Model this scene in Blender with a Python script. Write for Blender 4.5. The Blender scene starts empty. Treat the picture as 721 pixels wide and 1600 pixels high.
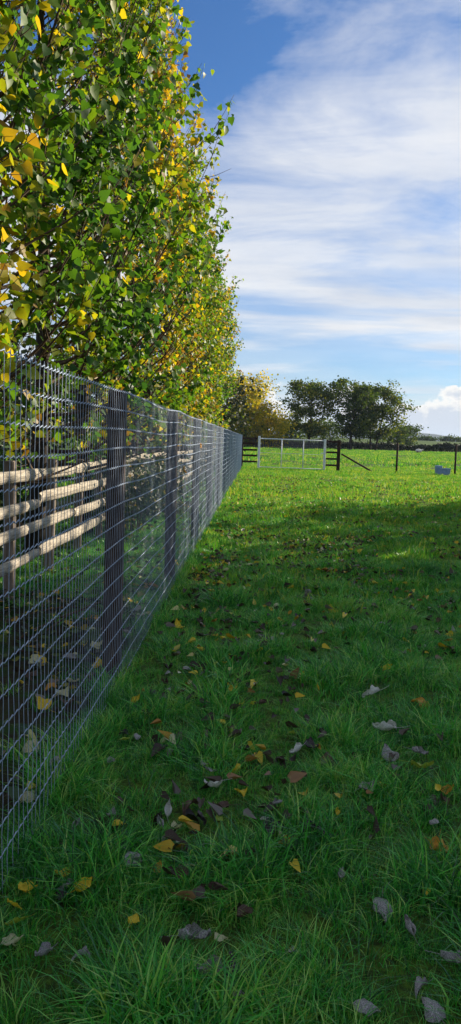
import bpy, math, random
import numpy as np
from mathutils import Vector, Matrix, noise

R = math.radians
scene = bpy.context.scene
COL = scene.collection

# ------------------------------------------------------------------ camera
EYE = 1.40                     # phone held at chest height, metres
FPX = 1200.0                   # focal length in pixels of the 1600 px high photograph
ROLL = R(2.0)
_y = Vector(((402 - 360.5) / FPX, (800 - 688) / FPX, -1)).normalized()   # fence direction seen in the camera
_u = Vector((math.sin(ROLL), math.cos(ROLL), 0))
_z = (_u - _u.dot(_y) * _y).normalized()
_x = _y.cross(_z)
W2C = Matrix((_x, _y, _z)).transposed()
C2W = W2C.transposed()
cam_data = bpy.data.cameras.new('camera')
cam = bpy.data.objects.new('camera', cam_data)
COL.objects.link(cam)
cam.matrix_world = Matrix.Translation((0, 0, EYE)) @ C2W.to_4x4()
cam_data.sensor_fit = 'VERTICAL'
cam_data.sensor_height = 36
cam_data.lens = 36 * FPX / 1600
cam_data.clip_start = 0.05
cam_data.clip_end = 20000
scene.camera = cam

# ------------------------------------------------------------------ light
SUN_AZ, SUN_EL = R(52), R(19)          # azimuth from +Y (along the fence) towards +X
SUN = Vector((math.sin(SUN_AZ) * math.cos(SUN_EL), math.cos(SUN_AZ) * math.cos(SUN_EL), math.sin(SUN_EL)))
sun_data = bpy.data.lights.new('sun', 'SUN')
sun_data.energy = 4.2
sun_data.angle = R(0.5)
sun_data.color = (1.0, 0.87, 0.68)
sun = bpy.data.objects.new('sun', sun_data)
sun.rotation_euler = SUN.to_track_quat('Z', 'Y').to_euler()
sun.location = (20, 20, 20)
COL.objects.link(sun)

world = bpy.data.worlds.new('World')
scene.world = world
world.use_nodes = True
wt = world.node_tree
wt.nodes.clear()


class NT:
    """small helper for wiring nodes"""
    def __init__(s, tree): s.t = tree

    def n(s, kind, **kw):
        nd = s.t.nodes.new(kind)
        for k, v in kw.items():
            if k in nd.inputs.keys() and not hasattr(nd, k):
                nd.inputs[k].default_value = v
            else:
                setattr(nd, k, v)
        return nd

    def l(s, a, b): s.t.links.new(a, b)

    def math(s, op, a, b=None, clamp=False):
        nd = s.t.nodes.new('ShaderNodeMath'); nd.operation = op; nd.use_clamp = clamp
        for i, v in enumerate((a, b)):
            if v is None: continue
            if isinstance(v, (int, float)): nd.inputs[i].default_value = v
            else: s.l(v, nd.inputs[i])
        return nd.outputs[0]

    def ramp(s, fac, stops, interp='LINEAR'):
        nd = s.t.nodes.new('ShaderNodeValToRGB')
        cr = nd.color_ramp; cr.interpolation = interp
        while len(cr.elements) < len(stops): cr.elements.new(0.5)
        for e, (p, c) in zip(cr.elements, stops):
            e.position = p
            e.color = c if len(c) == 4 else (*c, 1)
        s.l(fac, nd.inputs[0])
        return nd.outputs[0]

    def mix(s, fac, a, b, mode='MIX'):
        nd = s.t.nodes.new('ShaderNodeMix'); nd.data_type = 'RGBA'; nd.blend_type = mode
        nd.clamp_factor = True
        for sock, v in ((nd.inputs[0], fac), (nd.inputs[6], a), (nd.inputs[7], b)):
            if isinstance(v, (int, float)): sock.default_value = v
            elif isinstance(v, tuple): sock.default_value = (*v, 1) if len(v) == 3 else v
            else: s.l(v, sock)
        return nd.outputs[2]

    def noise(s, vec, scale, detail=4, rough=0.55, dist=0.0):
        nd = s.t.nodes.new('ShaderNodeTexNoise')
        nd.inputs['Scale'].default_value = scale
        nd.inputs['Detail'].default_value = detail
        nd.inputs['Roughness'].default_value = rough
        nd.inputs['Distortion'].default_value = dist
        if vec is not None: s.l(vec, nd.inputs['Vector'])
        return nd.outputs['Fac']


G3 = lambda v: (v, v, v)
w = NT(wt)
sky = w.n('ShaderNodeTexSky', sky_type='NISHITA', sun_disc=False, sun_elevation=SUN_EL, sun_rotation=SUN_AZ,
          altitude=0, air_density=1.0, dust_density=0.6, ozone_density=2.2)
tc = w.n('ShaderNodeTexCoord')
sep = w.n('ShaderNodeSeparateXYZ'); w.l(tc.outputs['Generated'], sep.inputs[0])
zz = w.math('MAXIMUM', sep.outputs[2], 0.0)
den = w.math('ADD', zz, 0.20)
uu = w.math('DIVIDE', sep.outputs[0], den)
vv = w.math('DIVIDE', sep.outputs[1], den)
cmb = w.n('ShaderNodeCombineXYZ'); w.l(uu, cmb.inputs[0]); w.l(vv, cmb.inputs[1])
# high thin cirrus: long soft streaks on a flat layer
mp = w.n('ShaderNodeMapping'); mp.inputs['Rotation'].default_value = (0, 0, R(38)); mp.inputs['Scale'].default_value = (1.5, 1.9, 1)
mp.inputs['Location'].default_value = (3.1, 1.7, 0)
w.l(cmb.outputs[0], mp.inputs[0])
n1 = w.noise(mp.outputs[0], 0.75, 10, 0.60, 0.5)
mp2 = w.n('ShaderNodeMapping'); mp2.inputs['Rotation'].default_value = (0, 0, R(52)); mp2.inputs['Scale'].default_value = (2.2, 5.5, 1)
w.l(cmb.outputs[0], mp2.inputs[0])
n2 = w.noise(mp2.outputs[0], 1.1, 10, 0.66, 1.0)
cir = w.math('ADD', w.math('MULTIPLY', n1, 0.82), w.math('MULTIPLY', n2, 0.20))
# thin layers look denser low down; cloud overhead, out of view, is added for skylight
low = w.ramp(zz, [(0.0, G3(1)), (0.20, G3(0.92)), (0.33, G3(0.68)), (0.42, G3(0.26)), (0.50, G3(0.16)), (0.62, G3(0.45)), (0.80, G3(0.62))])
cir = w.math('ADD', cir, w.math('MULTIPLY', w.math('SUBTRACT', low, 0.62), 0.34))
cmask = w.ramp(cir, [(0.37, G3(0)), (0.47, G3(0.42)), (0.57, G3(0.80)), (0.72, G3(0.97))])
# stratus bands low in the sky
mp3 = w.n('ShaderNodeMapping'); mp3.inputs['Scale'].default_value = (1.6, 1.6, 17.0); mp3.inputs['Location'].default_value = (0.3, 0.9, 0.4)
mp3.inputs['Rotation'].default_value = (R(1.5), R(-2.5), 0)
w.l(tc.outputs['Generated'], mp3.inputs[0])
n3 = w.noise(mp3.outputs[0], 1.5, 7, 0.55, 0.35)
bandsel = w.ramp(zz, [(0.0, G3(1)), (0.07, G3(1)), (0.17, G3(1)), (0.24, G3(0))])
gap = w.ramp(n3, [(0.42, G3(0.15)), (0.58, G3(1))])
cmask = w.mix(bandsel, cmask, w.mix(0.75, cmask, gap))
# small cumulus heaped along the horizon
mp4 = w.n('ShaderNodeMapping'); mp4.inputs['Scale'].default_value = (9.0, 9.0, 15.0); mp4.inputs['Location'].default_value = (4.4, 0.2, 0.25)
w.l(tc.outputs['Generated'], mp4.inputs[0])
n4 = w.noise(mp4.outputs[0], 1.0, 9, 0.58, 0.1)
hb = w.ramp(zz, [(0.0, G3(0.59)), (0.04, G3(0.545)), (0.075, G3(0.42)), (0.115, G3(0.0))])
cu = w.math('ADD', n4, w.math('SUBTRACT', hb, 0.5))
cumask = w.ramp(cu, [(0.49, G3(0)), (0.515, G3(1))])
cuin = w.ramp(cu, [(0.49, (5.9, 5.7, 5.3)), (0.53, (5.0, 4.95, 4.8)), (0.575, (3.5, 3.8, 4.3))])
cshade = w.noise(mp2.outputs[0], 0.6, 6, 0.55)
ccol = w.ramp(cshade, [(0.35, (3.7, 3.9, 4.3)), (0.62, (5.0, 5.0, 5.0))])
skyc = w.mix(1.0, sky.outputs[0], (0.27, 0.46, 0.70), 'MULTIPLY')
c1 = w.mix(cmask, skyc, ccol)
c2 = w.mix(cumask, c1, cuin)
bg = w.n('ShaderNodeBackground'); bg.inputs['Strength'].default_value = 0.095
w.l(c2, bg.inputs[0])
wo = w.n('ShaderNodeOutputWorld'); w.l(bg.outputs[0], wo.inputs[0])

vs = scene.view_settings
vs.view_transform = 'Standard'
vs.look = 'None'
vs.exposure = 1.02
vs.gamma = 1.0
vs.use_curve_mapping = False
scene.render.engine = 'CYCLES'
scene.cycles.max_bounces = 6
scene.cycles.transparent_max_bounces = 8
scene.cycles.volume_bounces = 0

# ------------------------------------------------------------------ helpers
rng = np.random.default_rng(7)
rnd = random.Random(7)


def ground_at(px, py):
    """the point of the flat paddock under a pixel of the photograph (used to read positions off it)"""
    d = C2W @ Vector(((px - 360.5) / FPX, (800 - py) / FPX, -1))
    k = -EYE / d.z
    return Vector((d.x * k, d.y * k, 0))


def x_at(px, dist):
    return (px - 402) / FPX * dist


def make_mesh(name, verts, faces, smooth=False):
    me = bpy.data.meshes.new(name)
    me.from_pydata([tuple(v) for v in verts], [], faces)
    if smooth:
        me.polygons.foreach_set('use_smooth', [True] * len(me.polygons))
    me.update()
    return me


def link(name, me, mat=None, parent=None, loc=None):
    o = bpy.data.objects.new(name, me)
    COL.objects.link(o)
    if mat is not None and me is not None and not me.materials:
        me.materials.append(mat)
    if parent is not None: o.parent = parent
    if loc is not None: o.location = loc
    return o


def empty(name, loc=(0, 0, 0), rz=0.0):
    o = bpy.data.objects.new(name, None)
    COL.objects.link(o)
    o.location = loc
    o.rotation_euler = (0, 0, rz)
    o.empty_display_size = 0.1
    return o


def tag(o, label=None, cat=None, group=None, kind=None):
    if label: o['label'] = label
    if cat: o['category'] = cat
    if group: o['group'] = group
    if kind: o['kind'] = kind
    return o


class MB:
    def __init__(s): s.v = []; s.f = []

    def add(s, v, f):
        k = len(s.v)
        s.v += [tuple(p) for p in v]
        s.f += [tuple(i + k for i in q) for q in f]

    def box(s, c, d, rot=None, bev=0.0):
        cx, cy, cz = c
        hx, hy, hz = d[0] / 2, d[1] / 2, d[2] / 2
        if bev <= 0:
            v = [Vector((sx * hx, sy * hy, sz * hz)) for sz in (-1, 1) for sx, sy in ((-1, -1), (1, -1), (1, 1), (-1, 1))]
            f = [(3, 2, 1, 0), (4, 5, 6, 7), (0, 1, 5, 4), (1, 2, 6, 5), (2, 3, 7, 6), (3, 0, 4, 7)]
        else:
            b = bev
            ring = [(-hx + b, -hy), (hx - b, -hy), (hx, -hy + b), (hx, hy - b), (hx - b, hy), (-hx + b, hy), (-hx, hy - b), (-hx, -hy + b)]
            tops = [(-hx + b, -hy + b), (hx - b, -hy + b), (hx - b, -hy + b), (hx - b, hy - b), (hx - b, hy - b), (-hx + b, hy - b), (-hx + b, hy - b), (-hx + b, -hy + b)]
            v = [Vector((x, y, -hz)) for x, y in ring] + [Vector((x, y, hz - b)) for x, y in ring]
            v += [Vector((x, y, hz)) for x, y in ((-hx + b, -hy + b), (hx - b, -hy + b), (hx - b, hy - b), (-hx + b, hy - b))]
            f = [tuple(range(7, -1, -1))] + [(i, (i + 1) % 8, 8 + (i + 1) % 8, 8 + i) for i in range(8)]
            f += [(16, 17, 18, 19), (8, 9, 17, 16), (9, 10, 17), (10, 11, 18, 17), (11, 12, 18), (12, 13, 19, 18), (13, 14, 19), (14, 15, 16, 19), (15, 8, 16)]
        if rot is not None: v = [rot @ p for p in v]
        s.add([(p.x + cx, p.y + cy, p.z + cz) for p in v], f)

    def tube(s, pts, rad, n=6, cap=True, flat=None):
        pts = [Vector(p) for p in pts]
        m = len(pts)
        if isinstance(rad, (int, float)): rad = [rad] * m
        k = len(s.v)
        prev = None
        for i, p in enumerate(pts):
            t = (pts[min(i + 1, m - 1)] - pts[max(i - 1, 0)])
            if t.length < 1e-9: t = Vector((0, 0, 1))
            t.normalize()
            if prev is None:
                a = Vector((0, 0, 1)) if abs(t.z) < 0.9 else Vector((1, 0, 0))
                a = (a - a.dot(t) * t).normalized()
            else:
                a = prev - prev.dot(t) * t
                a = a.normalized() if a.length > 1e-6 else Vector((1, 0, 0))
            prev = a
            b = t.cross(a)
            for j in range(n):
                an = 2 * math.pi * j / n
                q = p + rad[i] * (math.cos(an) * a + math.sin(an) * b)
                s.v.append((q.x, q.y, q.z))
        for i in range(m - 1):
            for j in range(n):
                s.f.append((k + i * n + j, k + i * n + (j + 1) % n, k + (i + 1) * n + (j + 1) % n, k + (i + 1) * n + j))
        if cap:
            s.f.append(tuple(k + j for j in range(n - 1, -1, -1)))
            s.f.append(tuple(k + (m - 1) * n + j for j in range(n)))

    def build(s, name, mat, parent=None, smooth=False, loc=None):
        me = make_mesh(name, s.v, s.f, smooth)
        return link(name, me, mat, parent, loc)


# ---- leaf masses: arrays of small folded leaves in one mesh
LEAF_HI = (np.array([(0, 0, 0), (0, .35, -.05), (0, .70, -.03), (0, 1.02, -.12),
                     (.27, -.07, .06), (.47, .20, .06), (.34, .52, .02), (.14, .80, -.04),
                     (-.27, -.07, .06), (-.47, .20, .06), (-.34, .52, .02), (-.14, .80, -.04)], float),
           [(0, 4, 5, 1), (1, 5, 6, 2), (2, 6, 7, 3), (8, 0, 1, 9), (9, 1, 2, 10), (10, 2, 3, 11)])
LEAF_LO = (np.array([(0, 0, .0), (0, .38, -.06), (0, 1.0, -.06), (.46, .16, .07), (-.46, .16, .07)], float),
           [(0, 3, 1), (3, 2, 1), (2, 4, 1), (4, 0, 1)])
LEAF_DRY = (LEAF_HI[0] * np.array([.72, 1, 1]) + np.array([0, 0, 1]) * (np.abs(LEAF_HI[0][:, :1]) ** 1.3 * .75 + .22 * (LEAF_HI[0][:, 1:2] - .5) ** 2), LEAF_HI[1])
LEAF_QUAD = (np.array([(0, 0, 0), (.5, .45, .12), (0, 1, 0), (-.5, .45, .12)], float), [(0, 1, 2, 3)])


def unit(a):
    return a / np.maximum(np.linalg.norm(a, axis=-1, keepdims=True), 1e-9)


def leaf_mass(name, P, T, N, S, tmpl, tint):
    tv, tf = tmpl
    n, k = len(P), len(tv)
    T = unit(T); Sd = unit(np.cross(T, N)); N = np.cross(Sd, T)
    V = P[:, None, :] + S[:, None, None] * (tv[None, :, 0:1] * Sd[:, None, :] + tv[None, :, 1:2] * T[:, None, :] + tv[None, :, 2:3] * N[:, None, :])
    V = V.reshape(-1, 3)
    lens = np.array([len(f) for f in tf])
    flat = np.concatenate([np.array(f) for f in tf])
    idx = (np.arange(n)[:, None] * k + flat[None, :]).reshape(-1)
    tot = np.tile(lens, n)
    start = np.concatenate([[0], np.cumsum(tot)[:-1]])
    me = bpy.data.meshes.new(name)
    me.vertices.add(n * k); me.loops.add(len(idx)); me.polygons.add(len(tot))
    me.vertices.foreach_set('co', V.astype(np.float32).ravel())
    me.loops.foreach_set('vertex_index', idx.astype(np.int32))
    me.polygons.foreach_set('loop_start', start.astype(np.int32))
    me.polygons.foreach_set('use_smooth', np.ones(len(tot), bool))
    at = me.attributes.new('tint', 'FLOAT', 'POINT')
    at.data.foreach_set('value', np.repeat(tint, k).astype(np.float32))
    me.update(calc_edges=True)
    return me


def leaf_dirs(n, out, droop=0.6, spread=0.7, face=(0.5, -0.3, 0.4)):
    T = unit(out * 0.55 + np.array([0, 0, -droop]) + rng.normal(0, spread, (n, 3)))
    N = unit(rng.normal(0, 0.8, (n, 3)) + np.array(face) + out * 0.3)
    return T, N


# ------------------------------------------------------------------ materials
def new_mat(name):
    m = bpy.data.materials.new(name)
    m.use_nodes = True
    m.node_tree.nodes.clear()
    return m, NT(m.node_tree)


def finish(m, t, surf):
    o = t.n('ShaderNodeOutputMaterial')
    t.l(surf, o.inputs[0])
    return m


def principled(t, col, rough=0.6, metal=0.0, spec=0.4, bump=None, bstr=0.3, bdist=0.01):
    p = t.n('ShaderNodeBsdfPrincipled')
    if isinstance(col, tuple): p.inputs['Base Color'].default_value = (*col, 1)
    else: t.l(col, p.inputs['Base Color'])
    if isinstance(rough, (int, float)): p.inputs['Roughness'].default_value = rough
    else: t.l(rough, p.inputs['Roughness'])
    p.inputs['Metallic'].default_value = metal
    p.inputs['Specular IOR Level'].default_value = spec
    if bump is not None:
        b = t.n('ShaderNodeBump'); b.inputs['Strength'].default_value = bstr; b.inputs['Distance'].default_value = bdist
        t.l(bump, b.inputs['Height']); t.l(b.outputs[0], p.inputs['Normal'])
    return p.outputs[0]


def leaf_material(name, stops, trans=0.4, rough=0.42, spec=0.45, tgain=2.0, attr='tint'):
    m, t = new_mat(name)
    if attr == 'island':
        g = t.n('ShaderNodeNewGeometry'); fac = g.outputs['Random Per Island']
    else:
        a = t.n('ShaderNodeAttribute'); a.attribute_name = attr; fac = a.outputs['Fac']
    col = t.ramp(fac, stops)
    geo = t.n('ShaderNodeNewGeometry')
    nz = t.noise(geo.outputs['Position'], 60, 3)
    col = t.mix(t.math('MULTIPLY', nz, 0.5), col, t.mix(1.0, col, (0.55, 0.6, 0.5), 'MULTIPLY'))
    p = principled(t, col, rough, 0, spec)
    tr = t.n('ShaderNodeBsdfTranslucent')
    t.l(t.mix(1.0, col, (tgain * 1.05, tgain, tgain * 0.45), 'MULTIPLY'), tr.inputs[0])
    mx = t.n('ShaderNodeMixShader'); mx.inputs[0].default_value = trans
    t.l(p, mx.inputs[1]); t.l(tr.outputs[0], mx.inputs[2])
    return finish(m, t, mx.outputs[0])


M = {}
M['poplar'] = leaf_material('poplar_leaf', [(0.0, (.022, .072, .018)), (0.32, (.062, .150, .014)), (0.52, (.115, .205, .012)), (0.68, (.27, .28, .014)),
                                            (0.80, (.52, .38, .016)), (0.90, (.40, .24, .018)), (1.0, (.14, .07, .02))], 0.45, 0.50, 0.32, 2.2)
M['tree_green'] = leaf_material('broadleaf', [(0.0, (.018, .040, .012)), (0.5, (.045, .082, .014)), (0.8, (.12, .155, .018)), (1.0, (.22, .21, .028))], 0.42, 0.7, 0.12, 1.9)
M['tree_gold'] = leaf_material('golden_leaf', [(0.0, (.10, .16, .022)), (0.4, (.22, .23, .02)), (0.7, (.42, .32, .02)), (1.0, (.60, .42, .03))], 0.5, 0.7, 0.12, 2.0)
M['ivy'] = leaf_material('ivy_leaf', [(0.0, (.010, .030, .010)), (0.55, (.026, .060, .018)), (0.8, (.06, .12, .022)), (0.92, (.22, .22, .03)), (1.0, (.40, .26, .03))], 0.22, 0.5, 0.3, 1.6)
M['hedge'] = leaf_material('hedge_leaf', [(0.0, (.012, .022, .010)), (0.6, (.026, .040, .014)), (0.9, (.05, .06, .018)), (1.0, (.09, .07, .02))], 0.15, 0.6, 0.25, 1.3)

# grass blades, with colour drifting over the field
def grass_mat(name, stops, rough, spec, trans, tgain):
    m, t = new_mat(name)
    geo = t.n('ShaderNodeNewGeometry')
    oi = t.n('ShaderNodeObjectInfo')
    na = t.noise(geo.outputs['Position'], 0.9, 4)
    fac = t.math('ADD', t.math('MULTIPLY', oi.outputs['Random'], 0.35), t.math('MULTIPLY', na, 0.75))
    fac = t.math('ADD', t.math('SUBTRACT', fac, 0.14), t.math('MULTIPLY', geo.outputs['Random Per Island'], 0.62))
    gcol = t.ramp(fac, stops)
    p = principled(t, gcol, rough, 0, spec)
    tr = t.n('ShaderNodeBsdfTranslucent'); t.l(t.mix(1.0, gcol, tgain, 'MULTIPLY'), tr.inputs[0])
    mx = t.n('ShaderNodeMixShader'); mx.inputs[0].default_value = trans
    t.l(p, mx.inputs[1]); t.l(tr.outputs[0], mx.inputs[2])
    return finish(m, t, mx.outputs[0])


M['grass'] = grass_mat('grass_blade', [(0.28, (.006, .055, .016)), (0.56, (.026, .205, .032)), (0.80, (.078, .41, .045)), (1.06, (.30, .48, .11))], 0.36, 0.48, 0.22, (2.6, 2.2, 1.0))
M['grass_tuft'] = grass_mat('pasture_tuft', [(0.26, (.011, .074, .018)), (0.56, (.042, .20, .027)), (0.86, (.105, .30, .032)), (1.08, (.26, .34, .07))], 0.6, 0.2, 0.36, (2.7, 2.2, 0.9))  # less glossy; sunlit yellow of the pasture is put into the colour

# ground: pasture turf and soil
m, t = new_mat('pasture')
geo = t.n('ShaderNodeNewGeometry')
P_ = geo.outputs['Position']
nb = t.noise(P_, 0.06, 4); nm = t.noise(P_, 1.3, 6); nf = t.noise(P_, 22, 5, 0.7)
base = t.ramp(nm, [(0.3, (.055, .135, .020)), (0.7, (.105, .195, .022))])
base = t.mix(t.ramp(nb, [(0.4, G3(0)), (0.65, G3(1))]), base, t.mix(1.0, base, (1.5, 1.18, 0.9), 'MULTIPLY'))
base = t.mix(t.ramp(nf, [(0.38, G3(0.9)), (0.62, G3(0.1))]), base, (.020, .030, .012))
bmp = t.math('ADD', t.math('MULTIPLY', nf, 0.4), nm)
p = principled(t, base, 0.9, 0, 0.1, bmp, 0.6, 0.08)
M['pasture'] = finish(m, t, p)

m, t = new_mat('soil')
geo = t.n('ShaderNodeNewGeometry')
nm = t.noise(geo.outputs['Position'], 5, 6, 0.65); nf = t.noise(geo.outputs['Position'], 45, 5, 0.7)
base = t.ramp(nm, [(0.32, (.030, .026, .016)), (0.46, (.055, .050, .028)), (0.60, (.040, .095, .022))])
base = t.mix(t.math('MULTIPLY', nf, 0.5), base, (.012, .010, .008))
M['soil'] = finish(m, t, principled(t, base, 0.95, 0, 0.1, nf, 0.8, 0.03))


def wood_mat(name, c1, c2, c3, rough=0.8, gscale=(9, 9, 0.9), bstr=0.5):
    m, t = new_mat(name)
    tcn = t.n('ShaderNodeTexCoord')
    mpn = t.n('ShaderNodeMapping'); mpn.inputs['Scale'].default_value = gscale
    t.l(tcn.outputs['Object'], mpn.inputs[0])
    g = t.noise(mpn.outputs[0], 6, 8, 0.65, 0.6)
    b = t.noise(tcn.outputs['Object'], 3, 4)
    col = t.ramp(g, [(0.3, c1), (0.55, c2), (0.75, c3)])
    col = t.mix(t.ramp(b, [(0.45, G3(0)), (0.7, G3(0.6))]), col, t.mix(1.0, col, (0.6, 0.62, 0.6), 'MULTIPLY'))
    return finish(m, t, principled(t, col, rough, 0, 0.25, g, bstr, 0.006))


M['post'] = wood_mat('brown_stained_timber', (.020, .011, .007), (.052, .029, .019), (.10, .058, .038), 0.8)
M['rail'] = wood_mat('weathered_pale_timber', (.20, .165, .125), (.52, .46, .37), (.70, .65, .56), 0.9, (14, 0.9, 14), 1.0)
M['rail_post'] = wood_mat('weathered_grey_timber', (.10, .08, .065), (.22, .18, .145), (.34, .29, .24), 0.85)
M['dark_rail'] = wood_mat('dark_brown_timber', (.018, .010, .008), (.038, .020, .014), (.07, .038, .026), 0.75, (0.9, 9, 9))
M['paling'] = wood_mat('grey_paling', (.030, .032, .036), (.065, .066, .072), (.11, .11, .115), 0.85)
M['bark'] = wood_mat('bark', (.012, .010, .008), (.040, .032, .024), (.085, .070, .052), 0.9, (5, 5, 1.2), 0.9)
M['twig'] = wood_mat('brown_twig', (.045, .028, .016), (.095, .060, .034), (.16, .105, .06), 0.8, (4, 4, 4))


def plain(name, c1, c2, rough=0.5, metal=0.0, sc=20, spec=0.4, bstr=0.1):
    m, t = new_mat(name)
    tcn = t.n('ShaderNodeTexCoord')
    g = t.noise(tcn.outputs['Object'], sc, 5, 0.6)
    return finish(m, t, principled(t, t.ramp(g, [(0.35, c1), (0.65, c2)]), rough, metal, spec, g, bstr, 0.004))


M['wire'] = plain('galvanised_wire', (.26, .33, .46), (.39, .47, .59), 0.5, 0.2, 40, 0.3)  # blue of the skylight is mixed into the grey wire colour
M['far_wire'] = plain('dull_wire', (.16, .17, .18), (.25, .26, .28), 0.5, 0.7, 40)
M['white_metal'] = plain('white_painted_steel', (.58, .63, .66), (.78, .81, .82), 0.4, 0.0, 12)
M['blue_plastic'] = plain('blue_plastic', (.14, .24, .44), (.24, .34, .54), 0.45, 0.0, 8)
M['fleece'] = plain('fleece', (.55, .52, .46), (.78, .75, .68), 0.95, 0, 25, 0.1, 0.8)
M['face_dark'] = plain('sheep_face', (.04, .035, .03), (.08, .07, .06), 0.8)
M['hill'] = plain('hill_land', (.018, .030, .020), (.035, .05, .03), 0.95, 0, 0.006, 0.1, 0.0)


def fallen_mat(name, c1, c2, spot, rough=0.55, trans=0.15, spots=0.62):
    m, t = new_mat(name)
    tcn = t.n('ShaderNodeTexCoord')
    oi = t.n('ShaderNodeObjectInfo')
    off = t.n('ShaderNodeVectorMath', operation='ADD'); t.l(tcn.outputs['Object'], off.inputs[0])
    cb = t.n('ShaderNodeCombineXYZ'); t.l(t.math('MULTIPLY', oi.outputs['Random'], 37.0), cb.inputs[0]); t.l(cb.outputs[0], off.inputs[1])
    g = t.noise(off.outputs[0], 28, 5, 0.6)
    s = t.noise(off.outputs[0], 75, 2, 0.5)
    sx = t.n('ShaderNodeSeparateXYZ'); t.l(tcn.outputs['Object'], sx.inputs[0])
    ax = t.math('ABSOLUTE', sx.outputs[0])
    vein = t.math('SINE', t.math('MULTIPLY', t.math('SUBTRACT', sx.outputs[1], t.math('MULTIPLY', ax, 0.8)), 420.0))
    col = t.ramp(g, [(0.35, c1), (0.65, c2)])
    col = t.mix(t.math('MULTIPLY', t.ramp(vein, [(0.75, G3(0)), (1.0, G3(1))]), 0.35), col, t.mix(1.0, col, (1.5, 1.5, 1.4), 'MULTIPLY'))
    col = t.mix(t.ramp(s, [(spots, G3(0)), (spots + .06, G3(0.85))]), col, spot)
    p = principled(t, col, rough, 0, 0.35, vein, 0.35, 0.002)
    tr = t.n('ShaderNodeBsdfTranslucent'); t.l(t.mix(1.0, col, (1.5, 1.4, 1.0), 'MULTIPLY'), tr.inputs[0])
    mx = t.n('ShaderNodeMixShader'); mx.inputs[0].default_value = trans
    t.l(p, mx.inputs[1]); t.l(tr.outputs[0], mx.inputs[2])
    return finish(m, t, mx.outputs[0])


FALL = {
    'yellow': fallen_mat('yellow_fallen_leaf', (.62, .42, .02), (.78, .60, .05), (.16, .09, .02), 0.5, 0.25),
    'orange': fallen_mat('orange_fallen_leaf', (.42, .20, .03), (.62, .33, .04), (.08, .04, .02), 0.55, 0.2),
    'cream': fallen_mat('cream_fallen_leaf', (.40, .40, .22), (.60, .60, .40), (.20, .20, .10), 0.5, 0.2, 0.70),
    'grey': fallen_mat('grey_fallen_leaf', (.12, .115, .115), (.46, .45, .46), (.05, .04, .035), 0.5, 0.08, 0.58),
    'brown': fallen_mat('brown_fallen_leaf', (.055, .032, .022), (.12, .075, .055), (.03, .02, .018), 0.5, 0.08),
    'dark': fallen_mat('dark_fallen_leaf', (.022, .018, .022), (.055, .045, .05), (.012, .010, .012), 0.45, 0.05),
    'white': fallen_mat('white_fallen_leaf', (.38, .40, .38), (.66, .68, .64), (.30, .30, .26), 0.5, 0.15, 0.72),
    'green': fallen_mat('green_fallen_leaf', (.20, .30, .03), (.36, .46, .05), (.14, .10, .02), 0.5, 0.2),
}

# ------------------------------------------------------------------ ground, field and hills


def smooth(a, b, x):
    x = np.clip((x - a) / (b - a), 0, 1)
    return x * x * (3 - 2 * x)


def ground_z(x, y):
    x = np.asarray(x, float); y = np.asarray(y, float)
    z = 3.6 * smooth(190, 360, y) * (1 - 0.6 * smooth(420, 900, y))
    z = z + 0.10 * np.sin(x * 0.21 + 1) * np.sin(y * 0.17) * smooth(45, 90, y)
    z = z - 0.25 * smooth(3.5, 9, -x) * smooth(2, 9, 30 - y)
    return z


ys = np.concatenate([np.arange(-60, 60, 3.0), np.arange(60, 440, 10.0), np.geomspace(440, 9000, 24)])
xs = np.concatenate([-np.geomspace(9000, 60, 22), np.arange(-54, 55, 3.0), np.geomspace(60, 9000, 22)])
GX, GY = np.meshgrid(xs, ys)
GZ = ground_z(GX, GY)
nv = GX.shape
verts = np.stack([GX, GY, GZ], -1).reshape(-1, 3)
faces = [(r * nv[1] + c, r * nv[1] + c + 1, (r + 1) * nv[1] + c + 1, (r + 1) * nv[1] + c) for r in range(nv[0] - 1) for c in range(nv[1] - 1)]
tag(link('ground', make_mesh('ground', verts, faces, True), M['pasture']), kind='structure', label='green grass paddock and the fields beyond it')

# bare leaf-strewn soil under the poplars, its edge uneven, 4-30 mm above the turf sheet
sv, sf = [], []
nys = 72
for i in range(nys):
    y = -1.0 + i * 0.5
    xr = -0.86 + 0.10 * noise.noise((y * 0.9, 3.1, 0))
    xl = -4.2 + 0.5 * noise.noise((y * 0.5, 9.1, 0))
    for j in range(10):
        u = j / 9
        x = xr + (xl - xr) * u
        z = 0.006 + (0.0 if j in (0, 9) else 0.035 * (0.5 + noise.noise((x * 1.7, y * 1.7, 0)) * 0.5 + 0.3))
        sv.append((x, y, z + float(ground_z(x, y)) * 1.0 + (0.02 if j == 9 else 0)))
for i in range(nys - 1):
    for j in range(9):
        a = i * 10 + j
        sf.append((a, a + 10, a + 11, a + 1))
tag(link('soil_bed', make_mesh('soil_bed', sv, sf, True), M['soil']), kind='structure', label='dark bare soil bed under the poplar row')

# blue hills on the horizon
def hill(name, dist, prof, depth, label):
    xs_ = np.array([x_at(p, dist) for p, h in prof]); hs = np.array([1.15 * h / FPX * dist for p, h in prof])
    X = np.linspace(xs_[0], xs_[-1], 90)
    Hh = np.interp(X, xs_, hs)
    Hh = np.convolve(np.pad(Hh, 4, 'edge'), np.ones(9) / 9, 'valid')
    v, f = [], []
    for j in range(9):
        u = j / 8 * 2 - 1
        for i, x in enumerate(X):
            v.append((x, dist + u * depth + 60 * noise.noise((x * 0.004, u, 0)), -2 + (Hh[i] + 3 + 5 * noise.noise((x * 0.006, u * 2, 4))) * math.cos(u * math.pi / 2) ** 1.2))
    for j in range(8):
        for i in range(89):
            f.append((j * 90 + i, j * 90 + i + 1, (j + 1) * 90 + i + 1, (j + 1) * 90 + i))
    tag(link(name, make_mesh(name, v, f, True), M['hill']), kind='structure', label=label)


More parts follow.
